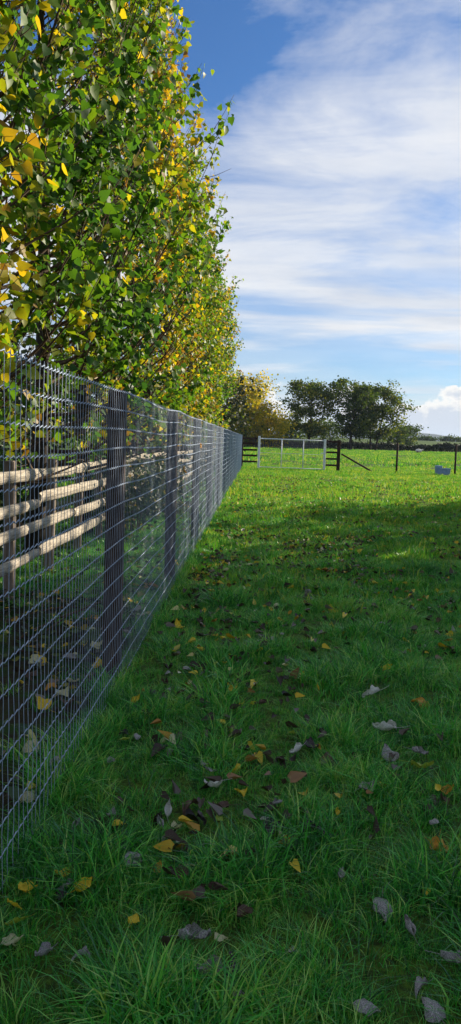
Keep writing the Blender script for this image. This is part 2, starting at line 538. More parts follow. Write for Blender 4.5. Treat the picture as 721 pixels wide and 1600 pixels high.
hill('hill', 3300, [(-500, 6), (100, 8), (380, 10), (480, 14), (560, 18), (610, 21), (640, 23), (655, 24), (668, 22), (685, 17), (700, 11), (721, 6), (800, 4), (1400, 3)], 420,
     'long blue ridge of hills on the horizon behind the trees')

# ------------------------------------------------------------------ grass (uncountable: one mass)
clumps = bpy.data.collections.new('grass_clumps')


def clump(name, nb, rad, hmin, hmax, wid, lean, segs=3, mat='grass'):
    mb = MB()
    for _ in range(nb):
        a = rnd.uniform(0, 2 * math.pi); r = rad * math.sqrt(rnd.random())
        bx_, by_ = r * math.cos(a), r * math.sin(a)
        h = rnd.uniform(hmin, hmax); la = rnd.uniform(0, 2 * math.pi) if rnd.random() < 0.6 else a
        ln = h * rnd.uniform(0.15, lean)
        fa = rnd.uniform(0, math.pi)
        wx, wy = math.cos(fa), math.sin(fa)
        vs_, fs_ = [], []
        for s in range(segs + 1):
            u = s / segs
            x = bx_ + math.cos(la) * ln * u * u; y = by_ + math.sin(la) * ln * u * u
            z = h * (u - 0.28 * u * u * (ln / h))
            ww = wid * (1 - u) ** 0.7 * rnd.uniform(0.8, 1.1)
            if s < segs: vs_ += [(x - wx * ww / 2, y - wy * ww / 2, z - 0.01 * (s == 0)), (x + wx * ww / 2, y + wy * ww / 2, z - 0.01 * (s == 0))]
            else: vs_.append((x, y, z))
        for s in range(segs - 1): fs_.append((2 * s, 2 * s + 1, 2 * s + 3, 2 * s + 2))
        fs_.append((2 * segs - 2, 2 * segs - 1, 2 * segs))
        mb.add(vs_, fs_)
    me = make_mesh(name, mb.v, mb.f, True)
    me.materials.append(M[mat])
    o = bpy.data.objects.new(name, me)
    clumps.objects.link(o)


for k in range(6): clump(f'tuft_a{k}', 46, 0.070, 0.025, 0.088, 0.0044, 1.7)
for k in range(2): clump(f'tuft_b{k}', 36, 0.045, 0.05, 0.130, 0.0046, 1.5)
for k in range(4): clump(f'tuft_c{k}', 60, 0.20, 0.03, 0.075, 0.010, 1.0, 2, 'grass_tuft')
for k in range(3): clump(f'tuft_d{k}', 70, 0.55, 0.05, 0.13, 0.030, 1.0, 2, 'grass_tuft')

pts, idx, rot, scl = [], [], [], []


def nz(x, y, s, o=0.0): return noise.noise((x * s, y * s, o))


def scatter(y0, y1, dens, kinds, smin, smax, l=-0.40, r=0.33, hard_left=-0.80):
    """tufts on the paddock, thinning with the square of distance"""
    n_try = int(dens * (r - l) * (y1 * y1 - y0 * y0) / 2)
    for _ in range(n_try):
        y = math.sqrt(rnd.uniform(y0 * y0, y1 * y1))
        x = rnd.uniform(l, r) * y + rnd.uniform(-0.2, 0.2)
        if y < 38.2 and x < hard_left: continue
        k = nz(x, y, 1.6)
        k += 0.6 * nz(x, y, 5.5, 8)
        thin = k < -0.14 and rnd.random() < 0.8
        z = float(ground_z(x, y)) if y > 44 else 0.0
        b = 1.0 + 1.25 * nz(x, y, 3.2, 5)
        pts.append((x, y, z)); idx.append(rnd.choice(kinds))
        rot.append((rnd.uniform(-.15, .15), rnd.uniform(-.15, .15), rnd.uniform(0, 6.28)))
        scl.append((0.5 if thin else max(0.5, b)) * rnd.uniform(smin, smax))


A, B, C_, D = [0, 1, 2, 3, 4, 5], [6, 7], [8, 9, 10, 11], [12, 13, 14]
scatter(1.3, 4.0, 380, A + A + B, 0.7, 1.25, l=-0.42, r=0.42)
scatter(4.0, 9.0, 250, A + A + B, 0.8, 1.3)
scatter(9.0, 13.0, 90, A, 0.8, 1.3)
scatter(6.5, 18.0, 34, C_, 0.8, 1.3)
scatter(13.0, 18.0, 30, A, 0.9, 1.4)
scatter(18.0, 45.0, 16, C_, 0.9, 1.5)
scatter(45.0, 175.0, 0.75, D, 0.8, 1.7, l=-0.12, r=0.36, hard_left=-99)
# weedy tufts on the soil side of the fence and lit turf between the rails
for _ in range(6500):
    y = 2.0 + 32 * rnd.random() ** 1.3; x = rnd.uniform(-3.4, -0.82)
    dens = 0.26 + 0.9 * max(0.0, min(1.0, (y - 6.4 - 0.8 * nz(x, y, .8)) / 1.5)) * (x > -2.6)
    dens *= 0.55 + nz(x, y, 1.1, 2)
    if rnd.random() > dens: continue
    pts.append((x, y, 0.03)); idx.append(rnd.choice(A + B)); rot.append((0, 0, rnd.uniform(0, 6.28))); scl.append(rnd.uniform(0.7, 1.35))
for _ in range(1500):
    y = rnd.uniform(6.3, 13); x = rnd.uniform(-2.9, -.84)
    if nz(x, y, 1.2, 4) < -0.25: continue
    pts.append((x, y, 0.03)); idx.append(rnd.choice(A + A + B)); rot.append((0, 0, rnd.uniform(0, 6.28))); scl.append(rnd.uniform(0.8, 1.4))
# the open field seen past the trunks on the left
for _ in range(3000):
    y = rnd.uniform(9, 60); x = rnd.uniform(-0.5, -0.1) * y
    if x > -4.5: continue
    pts.append((x, y, float(ground_z(x, y)))); idx.append(rnd.choice(C_ + D)); rot.append((0, 0, rnd.uniform(0, 6.28))); scl.append(rnd.uniform(0.9, 1.5))

gm = bpy.data.meshes.new('grass')
gm.vertices.add(len(pts))
gm.vertices.foreach_set('co', np.array(pts, np.float32).ravel())
gm.attributes.new('idx', 'INT', 'POINT').data.foreach_set('value', np.array(idx, np.int32))
gm.attributes.new('rot', 'FLOAT_VECTOR', 'POINT').data.foreach_set('vector', np.array(rot, np.float32).ravel())
gm.attributes.new('scl', 'FLOAT', 'POINT').data.foreach_set('value', np.array(scl, np.float32))
gm.update()
grass = link('grass', gm)
tag(grass, 'short tufted green grass of the paddock', 'grass', kind='stuff')
ng = bpy.data.node_groups.new('scatter_grass', 'GeometryNodeTree')
ng.interface.new_socket('Geometry', in_out='INPUT', socket_type='NodeSocketGeometry')
ng.interface.new_socket('Geometry', in_out='OUTPUT', socket_type='NodeSocketGeometry')
gi = ng.nodes.new('NodeGroupInput'); go = ng.nodes.new('NodeGroupOutput')
ci = ng.nodes.new('GeometryNodeCollectionInfo'); ci.inputs['Collection'].default_value = clumps
ci.inputs['Separate Children'].default_value = True; ci.inputs['Reset Children'].default_value = True
ip = ng.nodes.new('GeometryNodeInstanceOnPoints'); ip.inputs['Pick Instance'].default_value = True


def named(nm, dt):
    nd = ng.nodes.new('GeometryNodeInputNamedAttribute'); nd.data_type = dt; nd.inputs['Name'].default_value = nm
    return nd.outputs['Attribute']


ng.links.new(gi.outputs[0], ip.inputs['Points'])
ng.links.new(ci.outputs[0], ip.inputs['Instance'])
ng.links.new(named('idx', 'INT'), ip.inputs['Instance Index'])
e2r = ng.nodes.new('FunctionNodeEulerToRotation'); ng.links.new(named('rot', 'FLOAT_VECTOR'), e2r.inputs[0])
ng.links.new(e2r.outputs[0], ip.inputs['Rotation'])
ng.links.new(named('scl', 'FLOAT'), ip.inputs['Scale'])
ng.links.new(ip.outputs[0], go.inputs[0])
md = grass.modifiers.new('scatter', 'NODES'); md.node_group = ng

# ------------------------------------------------------------------ wire mesh fence with brown posts
FX = -0.735                    # plane of the mesh
NW, WS = 17, 0.1016            # horizontal wires and their spacing
FY0, FY1 = -0.6, 38.3
P0, PS = 4.33, 2.96            # first post in view and post spacing
fence = empty('wire_mesh_fence', (FX, FY0, 0))
tag(fence, 'tall galvanised wire mesh fence on brown timber posts beside the poplars', 'fence')


def sag(y, h):
    """small kinks of the wire: tight at the posts, loose between"""
    u = ((y - P0) / PS) % 1.0
    s = -0.010 * math.sin(math.pi * u) * (0.4 + h / 1.6)
    return s + 0.008 * noise.noise((y * 0.9, h * 3.0, 1.0))


def bulge(y, h):
    return 0.012 * noise.noise((y * 0.6, h * 1.2, 7.0)) + 0.006 * noise.noise((y * 2.2, h * 2, 3.0))


VSP = 0.0508
for i in range(NW):
    h = 0.015 + i * WS
    mb = MB()
    path, rad = [], []
    y = FY0
    k = 0
    rw = 0.0016 if i not in (0, NW - 1) else 0.0020
    while y <= FY1:
        z = h + sag(y, h)
        x = bulge(y, h)
        if y < 12:
            ph = k % 4                     # knot, slack, crimp, slack
            dz = (0.0045, 0.0, -0.0035, 0.0)[ph]
            rr = (rw * 1.75, rw, rw, rw)[ph]
            path.append((x + (0.002 if ph == 0 else 0), y - FY0, z + dz)); rad.append(rr)
            y += VSP / 4; k += 1
        elif y < 20:
            ph = k % 2
            path.append((x, y - FY0, z + (0.004, -0.002)[ph])); rad.append(rw * (1.5, 1.0)[ph])
            y += VSP / 2; k += 1
        else:
            path.append((x, y - FY0, z)); rad.append(rw * 1.1)
            y += VSP * 3
    mb.tube(path, rad, 5, False)
    mb.build('horizontal_wire', M['wire'], fence, True)

TOP = 0.015 + (NW - 1) * WS
vert_meshes = []
for k in range(6):
    mb = MB()
    path = [(0.004 + 0.002 * math.sin(j * 2.3 + k), 0.003 * noise.noise((j * 0.9, k * 3.3, 0)), -0.015 + (TOP + 0.02) * j / 16) for j in range(17)]
    mb.tube(path, 0.0011, 4, False)
    me = make_mesh('vertical_wire', mb.v, mb.f, True); me.materials.append(M['wire'])
    vert_meshes.append(me)
ny = int((FY1 - FY0) / VSP)
far_v = MB()
count = 0
for k in range(ny):
    y = FY0 + k * VSP
    if y < 1.7: 
        far = True
    else:
        far = count >= 300
    if not far:
        o = link('vertical_wire', vert_meshes[k % 6], None, fence, (bulge(y, 0.8), y - FY0, sag(y, .8) * 0.3))
        count += 1
    else:
        far_v.tube([(bulge(y, 0.0), y - FY0, -0.01), (bulge(y, 0.8), y - FY0 + 0.004 * noise.noise((y * 9, 0, 0)), 0.8), (bulge(y, 1.6), y - FY0, TOP)], 0.0011, 3, False)
fv = far_v.build('vertical_wires', M['wire'], fence)
fv['kind'] = 'stuff'

def post_mesh(name, w_, d_, h_, seed):
    """square sawn post with rounded arrises and a slightly uneven face"""
    mb = MB()
    mb.box((0, 0, h_ / 2 - 0.15), (w_, d_, h_ + 0.3), None, 0.008)
    return make_mesh(name, mb.v, mb.f)


j = 0
for k in range(-1, 13):
    y = P0 + k * PS
    if y > FY1: break
    me = post_mesh('post', 0.098, 0.098, TOP + 0.012 + rnd.uniform(-.012, .012), k)
    o = link('post', me, M['post'], fence, (-0.062, y - FY0, 0))
    o.rotation_euler = (R(rnd.uniform(-.5, .5)), R(rnd.uniform(-.5, .4)), R(rnd.uniform(-3, 3)))
# a few leaves caught in the mesh belong to nobody: separate things further below

# ------------------------------------------------------------------ weathered post and rail fence behind the mesh
RX = -1.95
rail_fence = empty('post_and_rail_fence', (RX, 1.0, 0))
tag(rail_fence, 'weathered pale post and rail fence running behind the wire mesh', 'fence')


def half_round(length, w_, seed):
    """cleft rail: flat back, bowed front, irregular along its length"""
    mb = MB()
    nseg = 16
    ring = 8
    vs_, fs_ = [], []
    for i in range(nseg + 1):
        u = i / nseg
        s = 1 + 0.13 * noise.noise((u * 7, seed, 0))
        dz = 0.009 * noise.noise((u * 3.0, seed, 2)); dx = 0.012 * noise.noise((u * 3, seed, 5))
        if i in (0, nseg): s *= 0.72
        for j in range(ring):
            a = -math.pi / 2 + math.pi * j / (ring - 1)
            vs_.append((dx + 0.032 * s * math.cos(a) + 0.010 * noise.noise((u * 20, j, seed)), u * length, dz + w_ / 2 * s * math.sin(a)))
    for i in range(nseg):
        for j in range(ring):
            a, b = i * ring + j, i * ring + (j + 1) % ring
            fs_.append((a, b, b + ring, a + ring))
    fs_.append(tuple(range(ring)))
    fs_.append(tuple(nseg * ring + j for j in range(ring - 1, -1, -1)))
    mb.add(vs_, fs_)
    return make_mesh('rail', mb.v, mb.f, True)


seed = 0
for hz in (0.35, 0.58, 0.81, 1.04):
    y = 1.6 + (0 if hz in (.35, .81) else 1.3)
    while y < 34:
        L = 2.55 + rnd.uniform(-.03, .03)
        seed += 1
        o = link('rail', half_round(L, 0.100 + rnd.uniform(-.010, .012), seed * 3.7), M['rail'], rail_fence, (0.03, y - 1.0, hz + rnd.uniform(-.02, .02)))
        o.rotation_euler = (R(rnd.uniform(-.6, .6)), 0, R(rnd.uniform(-.5, .5)))
        y += 2.58
y = 2.6
while y < 34:
    mb = MB()
    hgt = 1.16 + rnd.uniform(-.04, .05)
    mb.box((0, 0, hgt / 2 - 0.2), (0.085, 0.075, hgt + 0.4), None, 0.010)
    o = mb.build('post', M['rail_post'], rail_fence, False, (-0.075, y - 1.0, 0))
    o.rotation_euler = (R(rnd.uniform(-1, 1)), R(rnd.uniform(-1.5, 1.5)), R(rnd.uniform(-6, 6)))
    y += 1.22

# ------------------------------------------------------------------ poplar row
LP_H = [0.9, 1.3, 2.0, 3.0, 4.0, 5.0, 6.0, 7.0, 8.0, 9.0]
LP_X = [1.20, 1.05, 0.97, 0.87, 0.77, 0.76, 0.95, 1.40, 1.90, 2.35]
TX = -2.40
part_leaf_meshes = {}


def single_leaf(size_k, tint_k):
    key = (size_k, tint_k)
    if key not in part_leaf_meshes:
        me = leaf_mass('leaf', np.zeros((1, 3)), np.array([[0., 1, 0]]), np.array([[0., 0, 1]]), np.array([1.0]), LEAF_HI, np.array([tint_k / 12 + 0.02]))
        me.materials.append(M['poplar'])
        part_leaf_meshes[key] = me
    return part_leaf_meshes[key]


def poplar(ty, H, seed, label, n_limb, n_twig, n_leaf, near, gain=0.0):
    r = random.Random(seed)
    root = empty('poplar_tree', (TX, ty, 0))
    tag(root, label, 'tree', 'poplars in a row behind the wire fence')
    # trunk
    mb = MB()
    tp, tr_ = [], []
    wob = [r.uniform(-.08, .08) for _ in range(4)]
    r0 = r.uniform(.10, .135)
    for i in range(15):
        u = i / 14
        tp.append((wob[0] * math.sin(u * 4 + wob[1] * 30) , wob[2] * math.sin(u * 5 + wob[3] * 30), -0.15 + u * (H * 0.96 + 0.15)))
        tr_.append(max(0.008, r0 * (1 - u) ** 0.85 + (0.05 if i == 0 else 0)))
    mb.tube(tp, tr_, 9)
    mb.build('trunk', M['bark'], root, True)
    br = MB()
    P, O, tints = [], [], []
    for i in range(n_limb):
        z0 = H * (0.10 + 0.74 * (i + r.random()) / n_limb)
        az = r.uniform(-math.pi, math.pi)
        if r.random() < 0.45: az = r.gauss(-0.25, 0.75)         # most growth leans to the light over the fence
        rise = r.uniform(0.7, 2.1) * (1.0 if z0 > 1.6 else 0.45)
        zt = z0 + rise
        lx = np.interp(zt, LP_H, LP_X) + gain
        reach = (-TX - lx) if math.cos(az) > 0 else 1.5 * (1 - zt / (H + 2.5))
        reach = max(0.35, reach * r.uniform(0.72, 1.0))
        if math.cos(az) > 0: reach = min(reach / max(0.55, math.cos(az)), reach * 1.35)
        if zt > H: reach *= 0.4
        if r.random() < 0.16: reach *= 1.17; rise *= 1.25       # a few sprigs reach past the rest
        dx, dy = math.cos(az), math.sin(az)
        bx_ = np.interp(z0, [p[2] for p in tp], [p[0] for p in tp]); by_ = np.interp(z0, [p[2] for p in tp], [p[1] for p in tp])
        lp = []
        ph = r.uniform(0, 6)
        for s in range(8):
            u = s / 7
            wv = 0.05 * math.sin(u * 5 + ph)
            lp.append(Vector((bx_ + dx * reach * u ** 0.8 - dy * wv, by_ + dy * reach * u ** 0.8 + dx * wv, z0 + rise * u ** 1.35)))
        rad0 = 0.026 * (1 - z0 / (H * 1.25))
        br.tube(lp, [max(0.0025, rad0 * (1 - s / 7.6)) for s in range(8)], 5, False)
        for q in range(n_twig):
            u = 0.22 + 0.78 * ((q + r.random()) / n_twig)
            fi = u * 7; i0 = min(6, int(fi)); b = lp[i0].lerp(lp[i0 + 1], fi - i0)
            tan = (lp[i0 + 1] - lp[i0]).normalized()
            dirv = (tan * 0.55 + Vector((r.gauss(0, .5), r.gauss(0, .5), r.gauss(.25, .4))) + Vector((dx, dy, 0)) * 0.35).normalized()
            ln = r.uniform(0.22, 0.52) * (1.15 - 0.5 * u)
            if u > 0.93: dirv = (tan + Vector((0, 0, .5))).normalized(); ln *= 1.25
            e = b + dirv * ln
            if near or r.random() < 0.8:
                br.tube([b, b.lerp(e, .5) + Vector((0, 0, -.012)), e], [0.0042, 0.003, 0.0016], 3, False)
            cl = noise.noise((TX + b.x, (ty + b.y) * 0.55, b.z * 0.55)) * 0.55
            inner = 1 - math.hypot(e.x, e.y) / max(0.5, reach)
            for g in range(n_leaf):
                v = (g + r.random()) / n_leaf
                p = b.lerp(e, v) + Vector((r.gauss(0, .035), r.gauss(0, .035), r.gauss(-.03, .035)))
                P.append(p); O.append((dx + r.gauss(0, .3), dy + r.gauss(0, .3), 0))
                tints.append((0.38 if near else 0.49) + cl * 1.0 + 0.42 * max(0, inner) + r.gauss(0, .15) + (0.25 if r.random() < (0.03 if near else 0.10) else 0))
    br.build('branches', M['twig'], root, True)
    P = np.array([(p.x, p.y, p.z) for p in P]); O = unit(np.array(O)); tints = np.clip(np.array(tints), 0.02, 0.98)
    ok = P[:, 2] > 1.15 + 0.35 * rng.random(len(P))
    void = np.array([noise.noise((TX + a, (ty + b) * 1.5, c * 1.5)) for a, b, c in P])
    ok &= void + rng.normal(0, .07, len(P)) > -0.20          # gaps between the sprays
    ok &= np.linalg.norm(P + np.array([TX, ty, -EYE]), axis=1) > 2.7
    P, O, tints = P[ok], O[ok], tints[ok]
    n = len(P)
    T, N = leaf_dirs(n, O)
    S = rng.uniform(0.052, 0.094, n) * (1.0 if near else 1.08)
    rest = np.ones(n, bool)
    if near:
        # the 300 leaves that show largest stand alone
        world = P + np.array([TX, ty, 0])
        rel = world - np.array([0, 0, EYE])
        Wm = np.array(W2C)
        c = rel @ Wm.T
        depth = -c[:, 2]
        sx = c[:, 0] / np.maximum(depth, .1) * FPX + 360.5; sy = 800 - c[:, 1] / np.maximum(depth, .1) * FPX
        vis = (depth > .5) & (sx > 3) & (sx < 700) & (sy > 3) & (sy < 1500)
        # front-most leaf of each small cell of the view
        score = np.where(vis, S / np.maximum(depth, .1), -1)
        order = np.argsort(-score)
        seen = set(); pick = []
        for q in order:
            if score[q] <= 0: break
            cell = (int(sx[q] // 9), int(sy[q] // 9))
            if cell in seen: continue
            seen.add(cell); pick.append(q)
            if len(pick) >= 300: break
        rest[pick] = False
        for q in pick:
            t_ = Vector(unit(T[q])); s_ = Vector(np.cross(T[q], N[q])).normalized(); n_ = s_.cross(t_)
            me = single_leaf(0, int(min(11, tints[q] * 12)))
            o = link('leaf', me, None, root)
            o.matrix_local = Matrix.Translation(Vector(P[q])) @ Matrix((s_, t_, n_)).transposed().to_4x4() @ Matrix.Scale(float(S[q]), 4)
    me = leaf_mass('foliage', P[rest], T[rest], N[rest], S[rest], LEAF_HI if near else LEAF_LO, tints[rest])
    fo = link('foliage', me, M['poplar'], root)
    fo['kind'] = 'stuff'
    return root


ORD = ['nearest', 'second', 'third', 'fourth', 'fifth', 'sixth', 'seventh', 'eighth', 'ninth', 'tenth', 'eleventh', 'twelfth', 'thirteenth', 'fourteenth']
ty_list = [2.0, 4.1, 6.2, 8.3, 10.4, 12.6, 14.8, 17.0, 19.3, 21.6, 23.9, 26.2, 28.6, 31.0]
for i, ty in enumerate(ty_list):
    near = i < 4
    extra = {0: ', filling the top left', 1: ', overhanging the fence'}.get(i, '')
    lab = f'{ORD[i]} poplar of the green and yellow row behind the wire fence{extra}'
    if i == 13: lab = 'farthest poplar of the row, against the golden tree'
    poplar(ty, 8.2 + rnd.uniform(-.5, .6), 100 + i, lab, 82 if near else 68, 13 if near else 11, 11, near, gain=0.30 if i < 2 else 0.12 if i < 3 else (0.0 if i < 8 else 0.10))

# ------------------------------------------------------------------ ivy and bramble under the poplars


def bush(loc, ext, n, label, mat, lsize=(0.04, 0.075), tint=(0.4, .22), group='bushes at the foot of the poplars', name='ivy_bush', cat='bush'):
    root = empty(name, loc)
    tag(root, label, cat, group)
    ex, ey, ez = ext
    mb = MB()
    P, O = [], []
    r = random.Random(int(abs(loc[0] * 91 + loc[1] * 57) * 10))
    stems = 26
    per = n // stems
    for s in range(stems):
        a = r.uniform(0, 6.28); rr = math.sqrt(r.random())
        tip = Vector((math.cos(a) * ex * rr, math.sin(a) * ey * rr, ez * math.sqrt(max(0.05, 1 - rr * rr * 0.8)) * r.uniform(.55, 1.08)))
        b = Vector((tip.x * .35, tip.y * .5, 0))
        mid = b.lerp(tip, .5) + Vector((r.gauss(0, .08), r.gauss(0, .1), .12))
        pts_ = [b, b.lerp(mid, .5) + Vector((0, 0, .06)), mid, mid.lerp(tip, .55) + Vector((0, 0, .04)), tip]
        mb.tube(pts_, [.009, .007, .006, .004, .002], 4, False)
        for g in range(per):
            u = r.random() ** 0.6
            fi = u * 4; i0 = min(3, int(fi))
            p = pts_[i0].lerp(pts_[i0 + 1], fi - i0) + Vector((r.gauss(0, .11), r.gauss(0, .13), r.gauss(0, .09)))
            if p.z < 0.02: p.z = r.uniform(.02, .1)
            P.append(p); O.append((p.x + .2, p.y - .1, .3))
    mb.build('stems', M['twig'], root)
    P = np.array([(p.x, p.y, p.z) for p in P]); O = unit(np.array(O))
    T, N = leaf_dirs(len(P), O, 0.4, 0.7, (0.5, -0.4, 0.5))
    S = rng.uniform(*lsize, len(P))
    f = link('foliage', leaf_mass('foliage', P, T, N, S, LEAF_LO, np.clip(rng.normal(tint[0], tint[1], len(P)), 0, 1)), mat, root)
    f['kind'] = 'stuff'
    return root


bush((-2.95, 7.8, 0), (.45, 1.1, 1.35), 1900, 'dark ivy heaped round the trunk behind the near rail ends', M['ivy'])
bush((-1.75, 10.6, 0), (.55, 1.2, 1.25), 2600, 'leafy bramble hiding the rail fence just past the first brown post', M['ivy'], tint=(.55, .24))
bush((-1.65, 13.2, 0), (.6, 1.4, 1.3), 2600, 'yellow flecked bramble seen between the first and second brown posts', M['ivy'], tint=(.62, .24))
bush((-2.9, 16.5, 0), (.5, 1.8, 1.5), 1900, 'ivy thicket behind the pale rails at the second brown post', M['ivy'])
bush((-2.8, 20.5, 0), (.5, 2.0, 1.4), 1700, 'green thicket behind the pale rails beyond the third brown post', M['ivy'], tint=(.55, .22))
bush((-1.8, 26.0, 0), (.6, 2.4, 1.3), 1700, 'farthest thicket low behind the wire fence', M['ivy'], tint=(.5, .22))
bush((-3.4, 10.2, 0), (.6, 1.5, 1.7), 2000, 'tall ivy clump standing behind the trunks at the rail gap', M['ivy'])

# ------------------------------------------------------------------ broad trees


def broad_tree(name, loc, H, spread, crown0, seed, n_leaf, lsize, mat, label, group=None, trunks=1, tint=(.45, .2), lean=0.0, sigma=0.046, top_flat=0.75):
    r = random.Random(seed)
    root = empty(name, loc)
    tag(root, label, 'tree', group)
    mt, ml = MB(), MB()
    centres = []
    for k in range(trunks):
        off = (k - (trunks - 1) / 2) * spread * 0.32
        lx, ly = r.uniform(-.06, .06) * H + lean * H + off * 0.8, r.uniform(-.05, .05) * H
        tp, rd = [], []
        r0 = H * 0.020 / math.sqrt(trunks)
        for i in range(9):
            u = i / 8
            tp.append(Vector((off * (0.3 + .7 * u) + lx * u * u + 0.012 * H * math.sin(u * 6 + seed), ly * u + 0.01 * H * math.sin(u * 5 + 2 * seed), -0.3 + u * H * 0.90)))
            rd.append(max(0.012 * H * .15, r0 * (1 - u) ** 0.75 * (1.35 if i == 0 else 1)))
        mt.tube(tp, rd, 8)
        nl = 15 // trunks + 3
        for i in range(nl):
            u = crown0 + (0.92 - crown0) * (i + r.random() * .8) / nl
            fi = u * 8; i0 = min(7, int(fi)); b = tp[i0].lerp(tp[i0 + 1], fi - i0)
            az = i * 2.4 + r.uniform(-.5, .5) + k
            hh = (b.z / H - crown0) / (1 - crown0)
            reach = spread * 0.5 * max(0.30, (1 - abs(hh - 0.42) ** 1.6 * 1.5)) * r.uniform(.65, 1.1)
            rise = reach * r.uniform(.30, .75) * (1.0 if b.z < .7 * H else .6)
            e = b + Vector((math.cos(az) * reach, math.sin(az) * reach, rise))
            e.z = min(e.z, H * (top_flat + (1 - top_flat) * r.random()) * 1.02)
            m_ = b.lerp(e, .5) + Vector((0, 0, -0.05 * reach))
            ml.tube([b, m_, e], [r0 * .45 * (1 - u * .6), r0 * .28 * (1 - u * .6), r0 * .08], 5, False)
            for q in range(6):
                v = 0.35 + .65 * (q + r.random()) / 6
                bb = (b.lerp(m_, v * 2) if v < .5 else m_.lerp(e, v * 2 - 1))
                ee = bb + Vector((r.gauss(0, 1), r.gauss(0, 1), r.gauss(.35, .6))) * reach * 0.24
                ml.tube([bb, ee], [r0 * .10, r0 * .03], 3, False)
                centres.append((ee, r.uniform(.6, 1.3)))
            centres.append((e, 1.3))
    mt.build('trunk', M['bark'], root, True)
    ml.build('limbs', M['bark'], root, True)
    cs = np.array([(c.x, c.y, c.z) for c, _ in centres]); wts = np.array([k for _, k in centres]); 
    pick = rng.choice(len(cs), n_leaf, p=wts / wts.sum())
    sg = sigma * H
    P = cs[pick] + rng.normal(0, 1, (n_leaf, 3)) * np.array([sg, sg, sg * .62]) * wts[pick][:, None]
    ctint = rng.normal(0, .12, len(cs))
    tn = np.clip(rng.normal(tint[0], tint[1], n_leaf) + ctint[pick], 0, 1)
    P[:, 2] = np.maximum(P[:, 2], 0.06 * H)
    O = unit(P - np.array([0, 0, H * .5]))
    T, N = leaf_dirs(n_leaf, O, .3, .9, (0.2, -.3, .6))
    f = link('foliage', leaf_mass('foliage', P, T, N, rng.uniform(lsize * .7, lsize * 1.3, n_leaf), LEAF_QUAD, tn), mat, root)
    f['kind'] = 'stuff'
    return root


GD = 160.0
GT = 'tall trees standing in the hedge across the field'
broad_tree('field_tree', (x_at(483, GD), GD, 0), 15.6, 10.0, 0.16, 11, 8500, .38, M['tree_green'], 'left tree of the tall dark green clump across the field', GT, tint=(.58, .2))
broad_tree('field_tree', (x_at(545, GD), GD - 3, 0), 15.6, 8.6, 0.18, 23, 7500, .38, M['tree_green'], 'middle tree of the tall dark green clump, trunk above the gate end', GT, trunks=1, tint=(.45, .18))
broad_tree('field_tree', (x_at(584, GD), GD + 2, 0), 15.0, 10.2, 0.18, 37, 9500, .38, M['tree_green'], 'right tree of the tall clump, forked trunk and wide lopsided crown', GT, trunks=2, tint=(.60, .2), lean=0.03)
for px, d, H, sp, lab in ((515, 230, 7.5, 11, 'low hazy tree glimpsed between the left and middle tall trees'), (618, 215, 6.6, 8.5, 'small round tree below the right tall tree crown'),
                          (634, 240, 6.4, 8.0, 'small dark tree at the right foot of the tall clump'), (455, 185, 6.0, 9.0, 'low dark tree at the left foot of the tall clump')):
    broad_tree('far_tree', (x_at(px, d), d, float(ground_z(0, d))), H, sp, 0.12, int(px), 1500, .5, M['tree_green'], lab, 'low trees behind the tall clump', tint=(.4, .18), sigma=.10)
for i, (px, H, lab) in enumerate(((648, 2.0, 'tiny rounded bush at the left end of the far skyline row'), (662, 2.6, 'domed bush in the middle of the far skyline row'), (672, 2.0, 'low bush right of the domed skyline bush'),
                                  (689, 2.4, 'dark bush left of the tallest skyline bush'), (700, 3.4, 'tallest bush of the far skyline row'), (713, 2.6, 'bush at the right picture edge on the far skyline'))):
    broad_tree('skyline_tree', (x_at(px, 390), 390, float(ground_z(0, 390)) - .3), H, 5.0, 0.08, int(px), 420, .6, M['tree_green'], lab, 'bushes along the far skyline', tint=(.35, .15), sigma=.16)
GG = 'golden autumn trees beyond the gate'
broad_tree('golden_tree', (x_at(383, 150), 150, 0), 15.4, 10.6, 0.10, 51, 7600, .40, M['tree_gold'], 'tall golden brown autumn tree past the end of the poplar row', GG, tint=(.54, .22), sigma=.075)
broad_tree('golden_tree', (x_at(420, 148), 148, 0), 6.4, 9.0, 0.06, 57, 4200, .36, M['tree_gold'], 'low spreading yellow tree above the white gate', GG, tint=(.62, .2), sigma=.11)
broad_tree('golden_tree', (x_at(362, 146), 146, 0), 8.0, 9.0, 0.06, 61, 3000, .40, M['tree_gold'], 'olive green tree low behind the fence end', GG, tint=(.2, .18), sigma=.11)

# left background seen between the poplar trunks
for px, d, H, sp, lab in ((-40, 46, 7, 8, 'dark tree far left behind the poplar trunks'), (60, 52, 6.5, 9, 'dark tree behind the ivy covered trunk at left'), (150, 56, 6, 9, 'dark tree behind the first brown fence post'),
                          (235, 62, 6, 9, 'dark tree behind the second brown fence post'), (300, 70, 6.5, 10, 'dark tree behind the third brown fence post')):
    broad_tree('background_tree', (x_at(px, d), d, float(ground_z(x_at(px, d), d))), H, sp, 0.06, int(px + 500), 3000, .30, M['hedge'], lab, 'dark trees beyond the poplar row', tint=(.5, .2), sigma=.10)

